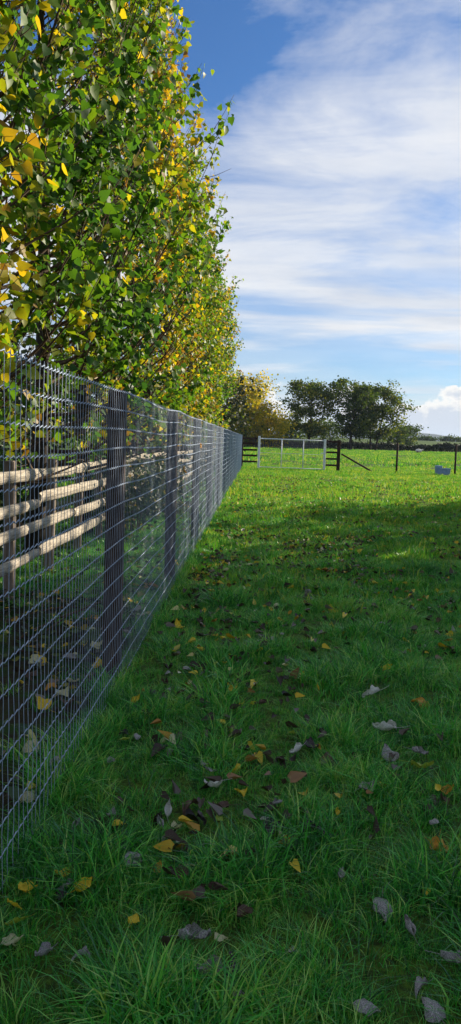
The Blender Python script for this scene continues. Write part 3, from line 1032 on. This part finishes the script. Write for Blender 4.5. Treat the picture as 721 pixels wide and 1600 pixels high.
# trees beside the paddock, right of the picture: their shade lies over the near grass
for i, (x, y, H, sp, lab) in enumerate(((12.8, 4.6, 6.3, 6.5, 'dense tree beside the paddock right of the camera, nearest of five'),
                                        (12.6, 8.8, 6.3, 6.5, 'dense tree beside the paddock right of the camera, second of five'),
                                        (12.0, 12.8, 6.0, 6.3, 'dense tree beside the paddock right of the camera, third of five'),
                                        (12.4, 16.6, 5.4, 6.0, 'dense tree beside the paddock right of the camera, fourth of five'),
                                        (12.1, 21.2, 4.7, 5.0, 'dense tree beside the paddock right of the camera, farthest of five'))):
    broad_tree('shade_tree', (x, y, 0), H, sp, 0.06, 70 + i, 7500 if i < 3 else 5200, .32 if i < 3 else .22, M['tree_green'], lab, 'trees beside the paddock', tint=(.45, .2), sigma=(.10 if i < 3 else .15))

# ------------------------------------------------------------------ hedge, paling fence and field edge


def hedge(name, p0, p1, wd, ht, n, ls, mat, label):
    p0, p1 = np.array(p0, float), np.array(p1, float)
    L = np.linalg.norm(p1 - p0)
    root = empty(name, (p0[0], p0[1], float(ground_z(*p0))))
    tag(root, label, 'hedge')
    d = (p1 - p0) / L; nrm = np.array([-d[1], d[0]])
    u = rng.random(n) * L
    hmod = np.array([0.85 + 0.35 * noise.noise((a * 0.25, 1.5, 0)) + 0.15 * noise.noise((a * 1.1, 4.5, 0)) for a in u])
    a = rng.uniform(0, math.pi, n)
    rr = rng.uniform(.6, 1.05, n)
    off = np.cos(a) * wd / 2 * rr
    zz_ = np.sin(a) ** .6 * ht * hmod * rr
    xy = d[None] * u[:, None] + nrm[None] * off[:, None]
    gz = ground_z(p0[0] + xy[:, 0], p0[1] + xy[:, 1]) - ground_z(*p0)
    P = np.column_stack([xy, zz_ + gz])
    O = unit(np.column_stack([nrm[0] * off, nrm[1] * off, zz_ * .4]))
    T, N = leaf_dirs(n, O, .1, .8)
    f = link('foliage', leaf_mass('foliage', P, T, N, rng.uniform(ls * .7, ls * 1.3, n), LEAF_QUAD, np.clip(rng.normal(.45, .2, n), 0, 1)), mat, root)
    f['kind'] = 'stuff'
    mb = MB()
    k = 0
    while k < L:
        q = d * k
        z0 = float(ground_z(p0[0] + q[0], p0[1] + q[1]) - ground_z(*p0))
        mb.tube([(q[0], q[1], z0 - .2), (q[0] + rnd.uniform(-.2, .2), q[1], z0 + ht * .5), (q[0] + rnd.uniform(-.4, .4), q[1], z0 + ht * .85)], [.07, .05, .02], 4, False)
        k += 0.6
    mb.build('stems', M['bark'], root)


hedge('hedge', (x_at(500, 168), 168), (x_at(800, 186), 186), 2.2, 2.0, 11000, .34, M['hedge'], 'long dark field hedge running right from the tall trees')
hedge('hedge', (x_at(330, 152), 154), (x_at(505, 166), 168), 1.8, 1.5, 4500, .32, M['hedge'], 'dark hedge behind the paling fence beyond the white gate')

pal = empty('paling_fence', (x_at(380, 147), 147, 0))
tag(pal, 'row of dark upright palings beyond the white gate', 'fence')
pw = x_at(506, 147) - x_at(380, 147)
mb = MB(); mb.box((0, 0, 0.95), (0.22, 0.05, 2.1)); pm = make_mesh('paling', mb.v, mb.f)
npal = 46
for k in range(npal):
    o = link('paling', pm, M['paling'], pal, (pw * k / (npal - 1), 0, rnd.uniform(-.06, .06)))
    o.rotation_euler = (0, R(rnd.uniform(-1, 1)), 0)
for hz in (.5, 1.3):
    mb = MB(); mb.box((pw / 2, 0.06, hz), (pw, 0.05, 0.09)); mb.build('rail', M['paling'], pal)

# ------------------------------------------------------------------ gate line at the far end of the paddock
GY_ = 38.4
SC = GY_ / FPX
gx0, gx1 = x_at(405.5, GY_), x_at(507.5, GY_)
gate = empty('white_gate', (gx0, GY_, 0))
tag(gate, 'white tubular steel field gate filled with wire mesh', 'gate')
gw = gx1 - gx0
gtop = 1.50
for xx, hh in ((0, 1.62), (gw, 1.56)):
    mb = MB(); mb.box((xx, 0, hh / 2 - .1), (0.115, 0.115, hh + .2), None, .012); mb.build('gate_post', M['white_metal'], gate)
for xx in (gw * .345, gw * .675):
    mb = MB(); mb.tube([(xx, 0, .10), (xx, 0, gtop - .02)], .025, 8); mb.build('upright', M['white_metal'], gate, True)
for z, rr, nm in ((gtop, .025, 'top_bar'), (.09, .022, 'bottom_bar'), (.80, .007, 'middle_bar')):
    mb = MB(); mb.tube([(.06, 0, z), (gw - .06, 0, z - .02)], rr, 8); mb.build(nm, M['white_metal'], gate, True)
mb = MB()
for k in range(1, 33):
    xx = gw * k / 33
    mb.tube([(xx, .03, .10), (xx, .03, gtop)], .0022, 3, False)
for k in range(1, 14):
    mb.tube([(.06, .03, .1 + k * .102), (gw - .06, .03, .1 + k * .102)], .0022, 3, False)
o = mb.build('mesh_infill', M['far_wire'], gate); o['kind'] = 'stuff'
mb = MB(); mb.box((gw - .12, -.05, .86), (.16, .05, .05), None, .01); mb.build('latch', M['white_metal'], gate)
for z in (.35, 1.25):
    mb = MB(); mb.tube([(.02, -.05, z), (.10, -.05, z)], .018, 6); mb.build('hinge', M['white_metal'], gate)


def rail_panel(xa, xb, heights, posts, label, ptop=1.56):
    root = empty('rail_panel', (xa, GY_ + .05, 0))
    tag(root, label, 'fence')
    for z in heights:
        mb = MB(); mb.box(((xb - xa) / 2, -.02, z), (xb - xa, .045, .095), None, .006); mb.build('rail', M['dark_rail'], root)
    for px_, w_ in posts:
        mb = MB(); mb.box((px_, .06, ptop / 2 - .15), (w_, w_, ptop + .3), None, .012); mb.build('post', M['dark_rail'], root)
    return root


rail_panel(x_at(378, GY_), gx0 - .08, (1.48, 1.24, .92, .64, .34), ((.03, .12),), 'short dark rail panel between the mesh fence and the white gate')
rp = rail_panel(gx1 + .075, x_at(529, GY_) + .04, (1.45, .92, .60, .28), ((x_at(529, GY_) - gx1 - .06, .16),), 'dark brown rail panel and thick post right of the white gate', 1.54)
bx0 = x_at(532, GY_) - gx1 - .02
bx1 = x_at(583, GY_) - gx1 - .075
mb = MB(); mb.tube([(bx0, .02, .86), (bx1, .02, .02)], .045, 8); mb.build('brace', M['dark_rail'], rp)

wf = empty('stock_fence', (x_at(533, GY_), GY_ + .08, 0))
tag(wf, 'thin wire stock fence on slim dark posts right of the gate', 'fence')
for px_ in (620, 710, 800, 890):
    mb = MB(); mb.tube([(0, 0, -.3), (.003, 0, .7), (0, .004, 1.46), (0, .004, 1.49)], [.052, .05, .048, .035], 9)
    o = mb.build('post', M['dark_rail'], wf, True, (x_at(px_, GY_) - x_at(533, GY_), 0, 0)); o.rotation_euler = (0, R(rnd.uniform(-1, 1.5)), 0)
for z in (.12, .32, .52, .72, .92, 1.12, 1.40):
    mb = MB(); L = x_at(890, GY_) - x_at(533, GY_)
    mb.tube([(L * k / 8, -.05, z - .01 * (k % 2)) for k in range(9)], .0018, 3, False); mb.build('wire', M['far_wire'], wf)

# blue water trough by the stock fence
tr0 = empty('water_trough', (x_at(690.5, 37.6), 37.6, 0), R(4))
tag(tr0, 'small blue plastic water trough standing in front of the stock fence', 'trough')
mb = MB()
w0, w1, d0, d1, hT, th = .30, .335, .19, .215, .34, .022
outer = [(-w0, -d0, 0), (w0, -d0, 0), (w0, d0, 0), (-w0, d0, 0), (-w1, -d1, hT), (w1, -d1, hT), (w1, d1, hT), (-w1, d1, hT)]
inner = [(-w1 + th, -d1 + th, hT), (w1 - th, -d1 + th, hT), (w1 - th, d1 - th, hT), (-w1 + th, d1 - th, hT), (-w0 + th, -d0 + th, .05), (w0 - th, -d0 + th, .05), (w0 - th, d0 - th, .05), (-w0 + th, d0 - th, .05)]
mb.add(outer + inner, [(3, 2, 1, 0), (0, 1, 5, 4), (1, 2, 6, 5), (2, 3, 7, 6), (3, 0, 4, 7), (4, 5, 9, 8), (5, 6, 10, 9), (6, 7, 11, 10), (7, 4, 8, 11),
                       (8, 9, 13, 12), (9, 10, 14, 13), (10, 11, 15, 14), (11, 8, 12, 15), (12, 13, 14, 15)])
mb.build('basin', M['blue_plastic'], tr0)
mb = MB(); mb.box((-.205, 0, hT + .062), (.25, .44, .118), None, .015); mb.build('float_cover', M['blue_plastic'], tr0)
mb = MB(); mb.box((.0, -d1 - .006, hT - .025), (2 * w1 - .02, .02, .04), None, .005); mb.build('rim', M['blue_plastic'], tr0)

# pale sheep lying by the hedge
sh = empty('sheep', (x_at(652, 150), 150, float(ground_z(x_at(652, 150), 150))), R(8))
tag(sh, 'tiny pale sheep lying near the far hedge', 'sheep')
def blob(centres, n=12, m_=8):
    mb = MB()
    k = len(centres)
    mb.tube([c for c, r in centres], [r for c, r in centres], 10)
    return mb
mb = blob([((-.62, 0, .36), .05), ((-.56, 0, .38), .20), ((-.3, 0, .38), .33), ((0, 0, .37), .36), ((.3, 0, .38), .33), ((.5, 0, .43), .24), ((.62, 0, .52), .15), ((.72, 0, .60), .12), ((.76, 0, .61), .05)])
mb.build('body', M['fleece'], sh, True)
mb = blob([((.68, 0, .62), .03), ((.72, 0, .62), .10), ((.84, 0, .57), .085), ((.95, 0, .50), .06), ((.99, 0, .48), .02)])
mb.build('head', M['fleece'], sh, True)
for s in (-1, 1):
    mb = MB(); mb.tube([(.72, s * .07, .66), (.70, s * .16, .67), (.69, s * .22, .64)], [.035, .03, .01], 5); mb.build('ear', M['fleece'], sh, True)
    mb = MB(); mb.tube([(.34, s * .2, .20), (.52, s * .24, .10), (.36, s * .25, .05), (.26, s * .25, .04)], [.08, .06, .045, .03], 6); mb.build('leg', M['face_dark'], sh, True)
    mb = MB(); mb.tube([(-.36, s * .22, .22), (-.20, s * .32, .12), (-.40, s * .33, .05), (-.52, s * .32, .04)], [.11, .08, .05, .03], 6); mb.build('leg', M['face_dark'], sh, True)

# dark rail fence far off behind the poplar trunks on the left
lf = empty('dark_rail_fence', (-10.5, 21.0, float(ground_z(-8, 21))))
tag(lf, 'dark rail fence in the sunny field seen past the trunks at far left', 'fence')
for k in range(4):
    mb = MB(); mb.box((k * 2.3, 0, .5), (.13, .13, 1.6), None, .012); mb.build('post', M['dark_rail'], lf)
for z in (.42, .80, 1.15):
    mb = MB(); mb.box((3.4, -.09, z), (7.3, .04, .11), None, .005); mb.build('rail', M['dark_rail'], lf)

# ------------------------------------------------------------------ fallen leaves


def fallen_leaf_mesh(seed, curl, cup, ruffle):
    """deltoid poplar leaf, dried and curled about its midrib, 1 m long (scaled on use)"""
    r = random.Random(seed)
    rows, cols = 11, 9
    outline = [0.08, 0.31, 0.43, 0.475, 0.46, 0.41, 0.34, 0.265, 0.185, 0.10, 0.012]
    v, f = [], []
    asym = r.uniform(-.06, .06)
    for i in range(rows):
        u = i / (rows - 1)
        for j in range(cols):
            s = (j / (cols - 1)) * 2 - 1
            wdt = outline[i] * (1 + asym * (1 if s > 0 else -1)) * (1 + .10 * r.uniform(-1, 1) * (abs(s) > .9))
            a = s * curl
            x = wdt * (math.sin(a) / curl if abs(curl) > .05 else s)
            z = wdt * ((1 - math.cos(a)) / curl if abs(curl) > .05 else 0)
            y = u + (-0.05 * abs(s) ** 2 if i == 1 else 0)
            z += cup * (u - .45) ** 2 * 1.6 + ruffle * (.09 * math.sin(7 * u + 5 * s + seed) + .05 * math.sin(15 * u - 8 * s + 2 * seed)) * abs(s) + .012 * math.cos(s * math.pi) 
            v.append((x, y - .5, z))
    for i in range(rows - 1):
        for j in range(cols - 1):
            f.append((i * cols + j, i * cols + j + 1, (i + 1) * cols + j + 1, (i + 1) * cols + j))
    k = len(v)                                    # stalk
    sx_ = r.uniform(-.15, .15)
    for q in range(4):
        u = q / 3
        for dx, dz in ((-.012, 0), (.012, 0), (0, .018)):
            v.append((sx_ * u * u + dx * (1 - .4 * u), -.5 - .55 * u, cup * .32 + .06 * u * u + dz))
    for q in range(3):
        for j in range(3):
            f.append((k + q * 3 + j, k + q * 3 + (j + 1) % 3, k + q * 3 + 3 + (j + 1) % 3, k + q * 3 + 3 + j))
    me = make_mesh('fallen_leaf', v, f, True)
    at = me.attributes.new('tint', 'FLOAT', 'POINT')
    return me


SHAPES = {'flat': [(.55, .25, .7), (.7, .2, 1.1), (-.5, -.3, .9), (.4, .5, 1.0)], 'curl': [(1.9, .5, 1.3), (2.5, .4, 1.5), (1.6, -.8, 1.4), (2.8, .2, 1.2)], 'cup': [(.9, .5, .9), (-1.0, -.5, .8), (.7, .8, 1.1), (.6, -.7, 1.0)]}
leaf_cache = {}


def leaf_data(shape, var, kind):
    key = (shape, var % len(SHAPES[shape]), kind)
    if key not in leaf_cache:
        c, cu_, ru = SHAPES[shape][key[1]]
        me = fallen_leaf_mesh(len(shape) * 13 + key[1] * 7, c, cu_, ru)
        me.materials.append(FALL[kind])
        leaf_cache[key] = me
    return leaf_cache[key]


def fallen(loc, size, kind, shape, label, group, z=0.035, tilt=0.35):
    o = bpy.data.objects.new('fallen_leaf', leaf_data(shape, rnd.randrange(9), kind))
    COL.objects.link(o)
    o.location = (loc[0], loc[1], z)
    o.scale = (size,) * 3
    o.rotation_euler = (rnd.gauss(0, tilt), rnd.gauss(0, tilt), rnd.uniform(0, 6.28))
    tag(o, label, 'leaf', group)
    return o


HERO = [  # pixel of the photograph, width there, colour, form, label
    (43, 1405, 38, 'yellow', 'flat', 'large yellow leaf with dark holes at the near fence foot'),
    (20, 1434, 36, 'yellow', 'flat', 'yellow leaf overlapped by the holed one in the lower left corner'),
    (97, 1384, 26, 'yellow', 'cup', 'crumpled yellow leaf just right of the near fence foot'),
    (18, 1491, 42, 'cream', 'flat', 'pale cream leaf lying at the lower left picture edge'),
    (26, 1462, 40, 'green', 'flat', 'dull green leaf between the yellow and cream ones at lower left'),
    (67, 1514, 36, 'grey', 'curl', 'grey rolled leaf right of the pale cream one at lower left'),
    (128, 1512, 30, 'grey', 'curl', 'small grey curled leaf second from the lower left edge'),
    (210, 1452, 24, 'yellow', 'flat', 'lone small yellow leaf left of the big grey curled pair'),
    (251, 1566, 24, 'yellow', 'curl', 'narrow yellow leaf standing on edge near the bottom edge'),
    (306, 1488, 56, 'grey', 'curl', 'upper leaf of the big grey curled pair near the bottom'),
    (325, 1540, 52, 'grey', 'curl', 'lower leaf of the big grey curled pair near the bottom'),
    (343, 1488, 30, 'cream', 'flat', 'cream oval leaf just right of the big grey curled pair'),
    (368, 1528, 44, 'dark', 'cup', 'blackish leaf right of the big grey curled pair'),
    (212, 1366, 38, 'grey', 'cup', 'flattened grey brown leaf in the shaded grass'),
    (249, 1374, 22, 'orange', 'cup', 'small orange yellow leaf below the whitish leaf cluster'),
    (299, 1371, 24, 'cream', 'flat', 'pale oval leaf below the whitish leaf cluster'),
    (282, 1386, 30, 'brown', 'cup', 'brown leaf below the pale oval one'),
    (275, 1308, 24, 'cream', 'cup', 'cream heart shaped leaf in the whitish cluster'),
    (279, 1334, 17, 'white', 'cup', 'tiny whitish leaf under the cream heart shaped one'),
    (263, 1281, 36, 'white', 'curl', 'pale grey green twisted leaf in the whitish cluster'),
    (294, 1271, 34, 'brown', 'cup', 'shiny brown curled leaf in the whitish cluster'),
    (250, 1301, 34, 'grey', 'curl', 'ribbed grey rolled leaf in the whitish cluster'),
    (333, 1244, 34, 'white', 'cup', 'white leaf alone above the brown curled one'),
    (343, 1296, 20, 'green', 'flat', 'small yellow green leaf right of the whitish cluster'),
    (344, 1276, 30, 'brown', 'cup', 'dark brown leaf above the small yellow green one'),
    (196, 1168, 22, 'green', 'flat', 'yellow green leaf near the mesh in the middle distance'),
    (278, 987, 24, 'yellow', 'cup', 'bright yellow leaf near the fence beyond the first brown post'),
    (272, 1027, 14, 'yellow', 'flat', 'small yellow leaf below the bright one by the fence'),
    (361, 1085, 24, 'yellow', 'flat', 'yellow leaf left of the small white leaf mid lawn'),
    (393, 1077, 22, 'white', 'cup', 'small white leaf beside a yellow one mid lawn'),
    (378, 1112, 16, 'yellow', 'flat', 'left of two small yellow leaves mid lawn'),
    (395, 1110, 15, 'yellow', 'flat', 'right of two small yellow leaves mid lawn'),
    (457, 1158, 20, 'green', 'flat', 'small yellow green leaf above the grey pair mid lawn'),
    (463, 1187, 30, 'white', 'curl', 'pale leaf at the left of the grey brown cluster mid lawn'),
    (486, 1178, 34, 'dark', 'cup', 'dark leaf in the grey brown cluster mid lawn'),
    (512, 1201, 34, 'brown', 'cup', 'brown leaf at the right of the grey brown cluster mid lawn'),
    (600, 1152, 42, 'white', 'curl', 'long whitish curled leaf on the right half of the lawn'),
    (660, 1211, 42, 'green', 'flat', 'bright yellow green leaf on the right half of the lawn'),
    (607, 1193, 38, 'grey', 'cup', 'grey leaf left of the bright yellow green one'),
    (655, 1190, 28, 'grey', 'curl', 'grey white leaf just above the bright yellow green one'),
    (690, 1334, 38, 'orange', 'cup', 'tan and grey leaf near the right picture edge'),
    (604, 1434, 50, 'grey', 'cup', 'broad lilac grey leaf lying open in the lower right'),
    (638, 1468, 42, 'grey', 'curl', 'slate grey leaf below the broad lilac grey one'),
    (668, 1408, 22, 'yellow', 'flat', 'small yellow leaf above right of the broad lilac grey one'),
    (710, 1525, 44, 'grey', 'curl', 'grey leaf at the lower right picture edge'),
    (655, 1560, 30, 'grey', 'curl', 'folded pale grey leaf left of the lower right corner'),
    (675, 1590, 46, 'grey', 'cup', 'blue grey leaf cut by the bottom edge at lower right'),
    (574, 1588, 44, 'grey', 'cup', 'dark slate leaf with upright stalk at the bottom edge'),
    (458, 1506, 24, 'grey', 'cup', 'small dull grey leaf at the bottom centre'),
    (380, 1450, 36, 'brown', 'cup', 'brown leaf left of the bottom centre'),
    (370, 1578, 26, 'grey', 'curl', 'grey leaf scrap at the bottom edge below the curled pair'),
    (480, 1309, 34, 'dark', 'curl', 'dark curled leaf in the grass centre'),
    (575, 1246, 32, 'grey', 'cup', 'grey leaf alone right of centre'),
    (533, 1385, 26, 'grey', 'curl', 'small upright grey leaf above the bottom centre'),
    (425, 1308, 34, 'dark', 'cup', 'dark flat leaf left of centre'),
    (526, 1287, 18, 'yellow', 'curl', 'thin yellow leaf right of centre'),
    (580, 1096, 34, 'white', 'curl', 'whitish rolled leaf right of the mid lawn pair'),
    (605, 1054, 22, 'yellow', 'cup', 'yellow leaf with pale tip on the right lawn'),
    (655, 1106, 34, 'orange', 'cup', 'orange yellow leaf on the right lawn'),
    (535, 950, 26, 'white', 'flat', 'bright white leaf far out on the shaded lawn'),
    (523, 958, 24, 'yellow', 'cup', 'yellow leaf touching the bright white one'),
    (480, 938, 34, 'grey', 'cup', 'grey leaf left of the bright white one'),
    (242, 1091, 26, 'dark', 'cup', 'black rounded leaf beside the first brown post'),
    (620, 1222, 30, 'brown', 'cup', 'tan leaf below the grey one on the right lawn'),
    (700, 1250, 26, 'orange', 'cup', 'orange brown leaf at the right edge above the tan one'),
]
FG = 'fallen leaves on the lawn'
nl_total = 0
for px, py, wpx, kind, shape, lab in HERO:
    g = ground_at(px, py)
    d = math.sqrt(g.x ** 2 + g.y ** 2 + EYE ** 2)
    size = wpx / FPX * d * (0.78 if shape == 'flat' else 0.84)
    fallen((g.x, g.y), size, kind, shape, lab, FG, z=0.038, tilt=.32)
    nl_total += 1

kinds_lawn = [('grey', .22), ('dark', .24), ('brown', .26), ('yellow', .16), ('cream', .05), ('orange', .05), ('white', .02)]
kk, kp = zip(*kinds_lawn)
NAMES = {'grey': 'grey dried', 'dark': 'blackish', 'brown': 'brown', 'yellow': 'yellow', 'cream': 'cream', 'orange': 'orange', 'white': 'whitish'}
ORDINAL = ['first', 'second', 'third', 'fourth', 'fifth', 'sixth', 'seventh', 'eighth', 'ninth', 'tenth']
scattered = {}


def put(x, y, size, k, shape, where, group, z, tilt):
    o = fallen((x, y), size, k, shape, 'leaf', group, z=z, tilt=tilt)
    scattered.setdefault((k, where), []).append((x / y, o))


for _ in range(2500):
    if nl_total >= 240: break
    y = 2.1 + (rnd.random() ** 1.15) * 9.5
    x = rnd.uniform(-0.62, min(0.29 * y, 4))
    if nz(x, y, 0.9, 11) + rnd.uniform(-.3, .35) < 0: continue
    k = rnd.choices(kk, kp)[0]
    u = x / y
    band = 'in the nearest grass' if y < 3 else 'on the near lawn' if y < 4.4 else 'on the middle lawn' if y < 6.8 else 'on the far shaded lawn'
    side = 'beside the fence' if u < -.07 else 'left of centre' if u < 0.03 else 'right of centre' if u < .15 else 'near right edge'
    put(x, y, rnd.uniform(.034, .066), k, rnd.choice(['flat', 'curl', 'cup', 'cup']), f'{band} {side}', 'small leaves scattered over the lawn', rnd.uniform(.025, .05), .45)
    nl_total += 1
# large pale leaves drifted against the mesh foot on the soil side
for _ in range(60):
    y = 1.9 + rnd.random() ** 1.3 * 7; x = FX - .06 - abs(rnd.gauss(0, .28))
    k = rnd.choices(['cream', 'orange', 'grey', 'yellow', 'brown'], [.3, .15, .25, .1, .2])[0]
    band = 'behind the mesh at the left edge' if y < 3.2 else 'behind the mesh short of the first post' if y < 4.5 else 'behind the mesh past the first post'
    put(x, y, rnd.uniform(.06, .10), k, rnd.choice(['flat', 'cup', 'flat']), band, 'leaves drifted behind the mesh', rnd.uniform(.045, .08), .35)
    nl_total += 1
for (k, where), lst in scattered.items():
    lst.sort(key=lambda q: q[0])
    for q, (_, o) in enumerate(lst):
        if len(lst) == 1: lab = f'lone small {NAMES[k]} leaf {where}'
        else:
            pos = 'leftmost' if q == 0 else 'rightmost' if q == len(lst) - 1 else (ORDINAL[q] if q < 10 else f'{q + 1}th') + ' from left'
            lab = f'small {NAMES[k]} leaf {where}, {pos}'
        o['label'] = lab

# ivy and weeds creeping over the soil
n = 6500
yy = 1.9 + rng.random(n) ** 1.4 * 14; xx = rng.uniform(-3.0, -.84, n)
keep = np.array([noise.noise((a * 1.4, b * 1.4, 31)) + rnd.uniform(-.25, .35) > 0 for a, b in zip(xx, yy)])
xx, yy = xx[keep], yy[keep]; n = len(xx)
P = np.column_stack([xx, yy, rng.uniform(.04, .13, n)])
T = unit(np.column_stack([rng.normal(0, 1, n), rng.normal(0, 1, n), rng.normal(-.1, .3, n)])); N = unit(np.column_stack([rng.normal(0, .4, n), rng.normal(0, .4, n), np.ones(n)]))
gi_ = link('ground_ivy', leaf_mass('ground_ivy', P, T, N, rng.uniform(.03, .07, n), LEAF_HI, np.clip(rng.normal(.6, .2, n), 0, 1)), M['ivy'])
tag(gi_, 'low ivy creeping over the soil behind the mesh', 'ground cover', kind='stuff')

# all the remaining litter, uncountable
n = 15000
yy = np.concatenate([np.sqrt(rng.uniform(4.0, 30 ** 2, n * 5 // 8)) * np.where(rng.random(n * 5 // 8) < .35, .38, 1.0), rng.uniform(1.8, 30, n - n * 5 // 8)])
xx = np.concatenate([rng.uniform(-.12, .27, n * 5 // 8) * yy[:n * 5 // 8], rng.uniform(-3.6, -.8, n - n * 5 // 8)])
xx = np.where((np.arange(n) < n * 5 // 8) & (xx < -.62), rng.uniform(-.6, 1.5, n), xx)
keep = np.array([(noise.noise((a * .8, b * .8, 11)) + rnd.uniform(-.35, .45) > 0) and (a < -.7 or rnd.random() < 0.75) for a, b in zip(xx, yy)])
xx, yy = xx[keep], yy[keep]
n = len(xx)
P = np.column_stack([xx, yy, rng.uniform(.025, .06, n)])
T = unit(np.column_stack([rng.normal(0, 1, n), rng.normal(0, 1, n), rng.normal(0, .35, n)])); N = unit(np.column_stack([rng.normal(0, .45, n), rng.normal(0, .45, n), np.ones(n)]))
M['litter'] = leaf_material('leaf_litter', [(0.0, (.018, .014, .014)), (0.30, (.05, .032, .024)), (0.52, (.11, .09, .08)), (0.66, (.22, .20, .20)), (0.74, (.30, .14, .03)), (0.80, (.62, .42, .03)), (0.93, (.70, .55, .06)), (1.0, (.62, .62, .46))], .15, .5, .35, 1.5)
lit = link('leaf_litter', leaf_mass('leaf_litter', P, T, N, rng.uniform(.03, .075, n), LEAF_DRY, rng.random(n) ** 1.15), M['litter'])
tag(lit, 'fine scatter of fallen leaves over the grass and soil', 'leaf litter', kind='stuff')

# leaves caught in the wire
for px, py, lab, k in ((313, 700, 'orange leaf caught in the mesh near the third brown post', 'orange'), (287, 741, 'small brown yellow leaf hooked in the mesh past the second post', 'orange')):
    d = 0.735 * FPX / (402 - px)
    z = EYE - (py - 688) / FPX * d + .02
    o = fallen((FX + .012, d), .075, k, 'cup', lab, 'leaves caught in the wire', z=z, tilt=.2)
    o.rotation_euler = (R(70), R(20), R(80))

# twigs lying on the soil bed
for i, (px0, py0, px1, py1, lab) in enumerate(((6, 985, 120, 960, 'long thin twig lying on the soil behind the near mesh'), (30, 1012, 140, 962, 'grey twig crossing the soil behind the near mesh'), (70, 1000, 160, 950, 'crooked twig nearest the first brown post on the soil'))):
    a, b = ground_at(px0, py0), ground_at(px1, py1)
    mb = MB()
    L = (b - a).length
    mb.tube([(0.0, float(L * u), .008 + .03 * math.sin(u * 3.1) + .012 * noise.noise((u * 4, i, 0))) for u in [q / 8 for q in range(9)]], [.008 - .005 * q / 8 for q in range(9)], 6)
    mb.tube([(0, L * .55, .03), (.08, L * .7, .06), (.11, L * .82, .05)], [.005, .004, .002], 5)
    o = mb.build('fallen_twig', M['twig'], None, True, (a.x, a.y, .05))
    o.rotation_euler = (0, 0, math.atan2(-(b - a).x, (b - a).y))
    tag(o, lab, 'twig', 'twigs on the soil')

# dark earth lumps in the grass; the nearer one stands in for a dark hollow
for px, py, s, lab in ((172, 1296, .075, 'dark earth lump in place of a dark hollow near the fence'), (305, 905, .10, 'small dark soil heap by the fence in the middle distance')):
    g = ground_at(px, py)
    v, f = [], []
    nr, nc = 6, 12
    for i in range(nr):
        ph = math.pi / 2 * i / (nr - 1)
        for j in range(nc):
            a = 2 * math.pi * j / nc
            rr = s * (math.cos(ph) + .02) * (1 + .35 * noise.noise((math.cos(a) * 2, math.sin(a) * 2, i * .7 + px)))
            v.append((rr * math.cos(a), rr * math.sin(a) * .8, s * .62 * math.sin(ph) * (1 + .3 * noise.noise((a, i, px))) - .01))
    for i in range(nr - 1):
        for j in range(nc):
            f.append((i * nc + j, i * nc + (j + 1) % nc, (i + 1) * nc + (j + 1) % nc, (i + 1) * nc + j))
    o = link('dark_lump', make_mesh('dark_lump', v, f), M['soil'], None, (g.x, g.y, 0.01))
    tag(o, lab, 'soil', 'soil clods in the grass')

# ------------------------------------------------------------------ air: faint haze over the distance
mb = MB()
mb.box((0, 2600, 39), (15000, 6400, 84))
hz_ = mb.build('haze', None)
tag(hz_, 'faint pale haze in the distance', kind='stuff')
m = bpy.data.materials.new('haze'); m.use_nodes = True; m.node_tree.nodes.clear()
t = NT(m.node_tree)
pv = t.n('ShaderNodeVolumePrincipled'); pv.inputs['Density'].default_value = 0.00010; pv.inputs['Color'].default_value = (.60, .76, 1, 1); pv.inputs['Anisotropy'].default_value = .2
mo = t.n('ShaderNodeOutputMaterial'); t.l(pv.outputs[0], mo.inputs['Volume'])
hz_.data.materials.append(m)
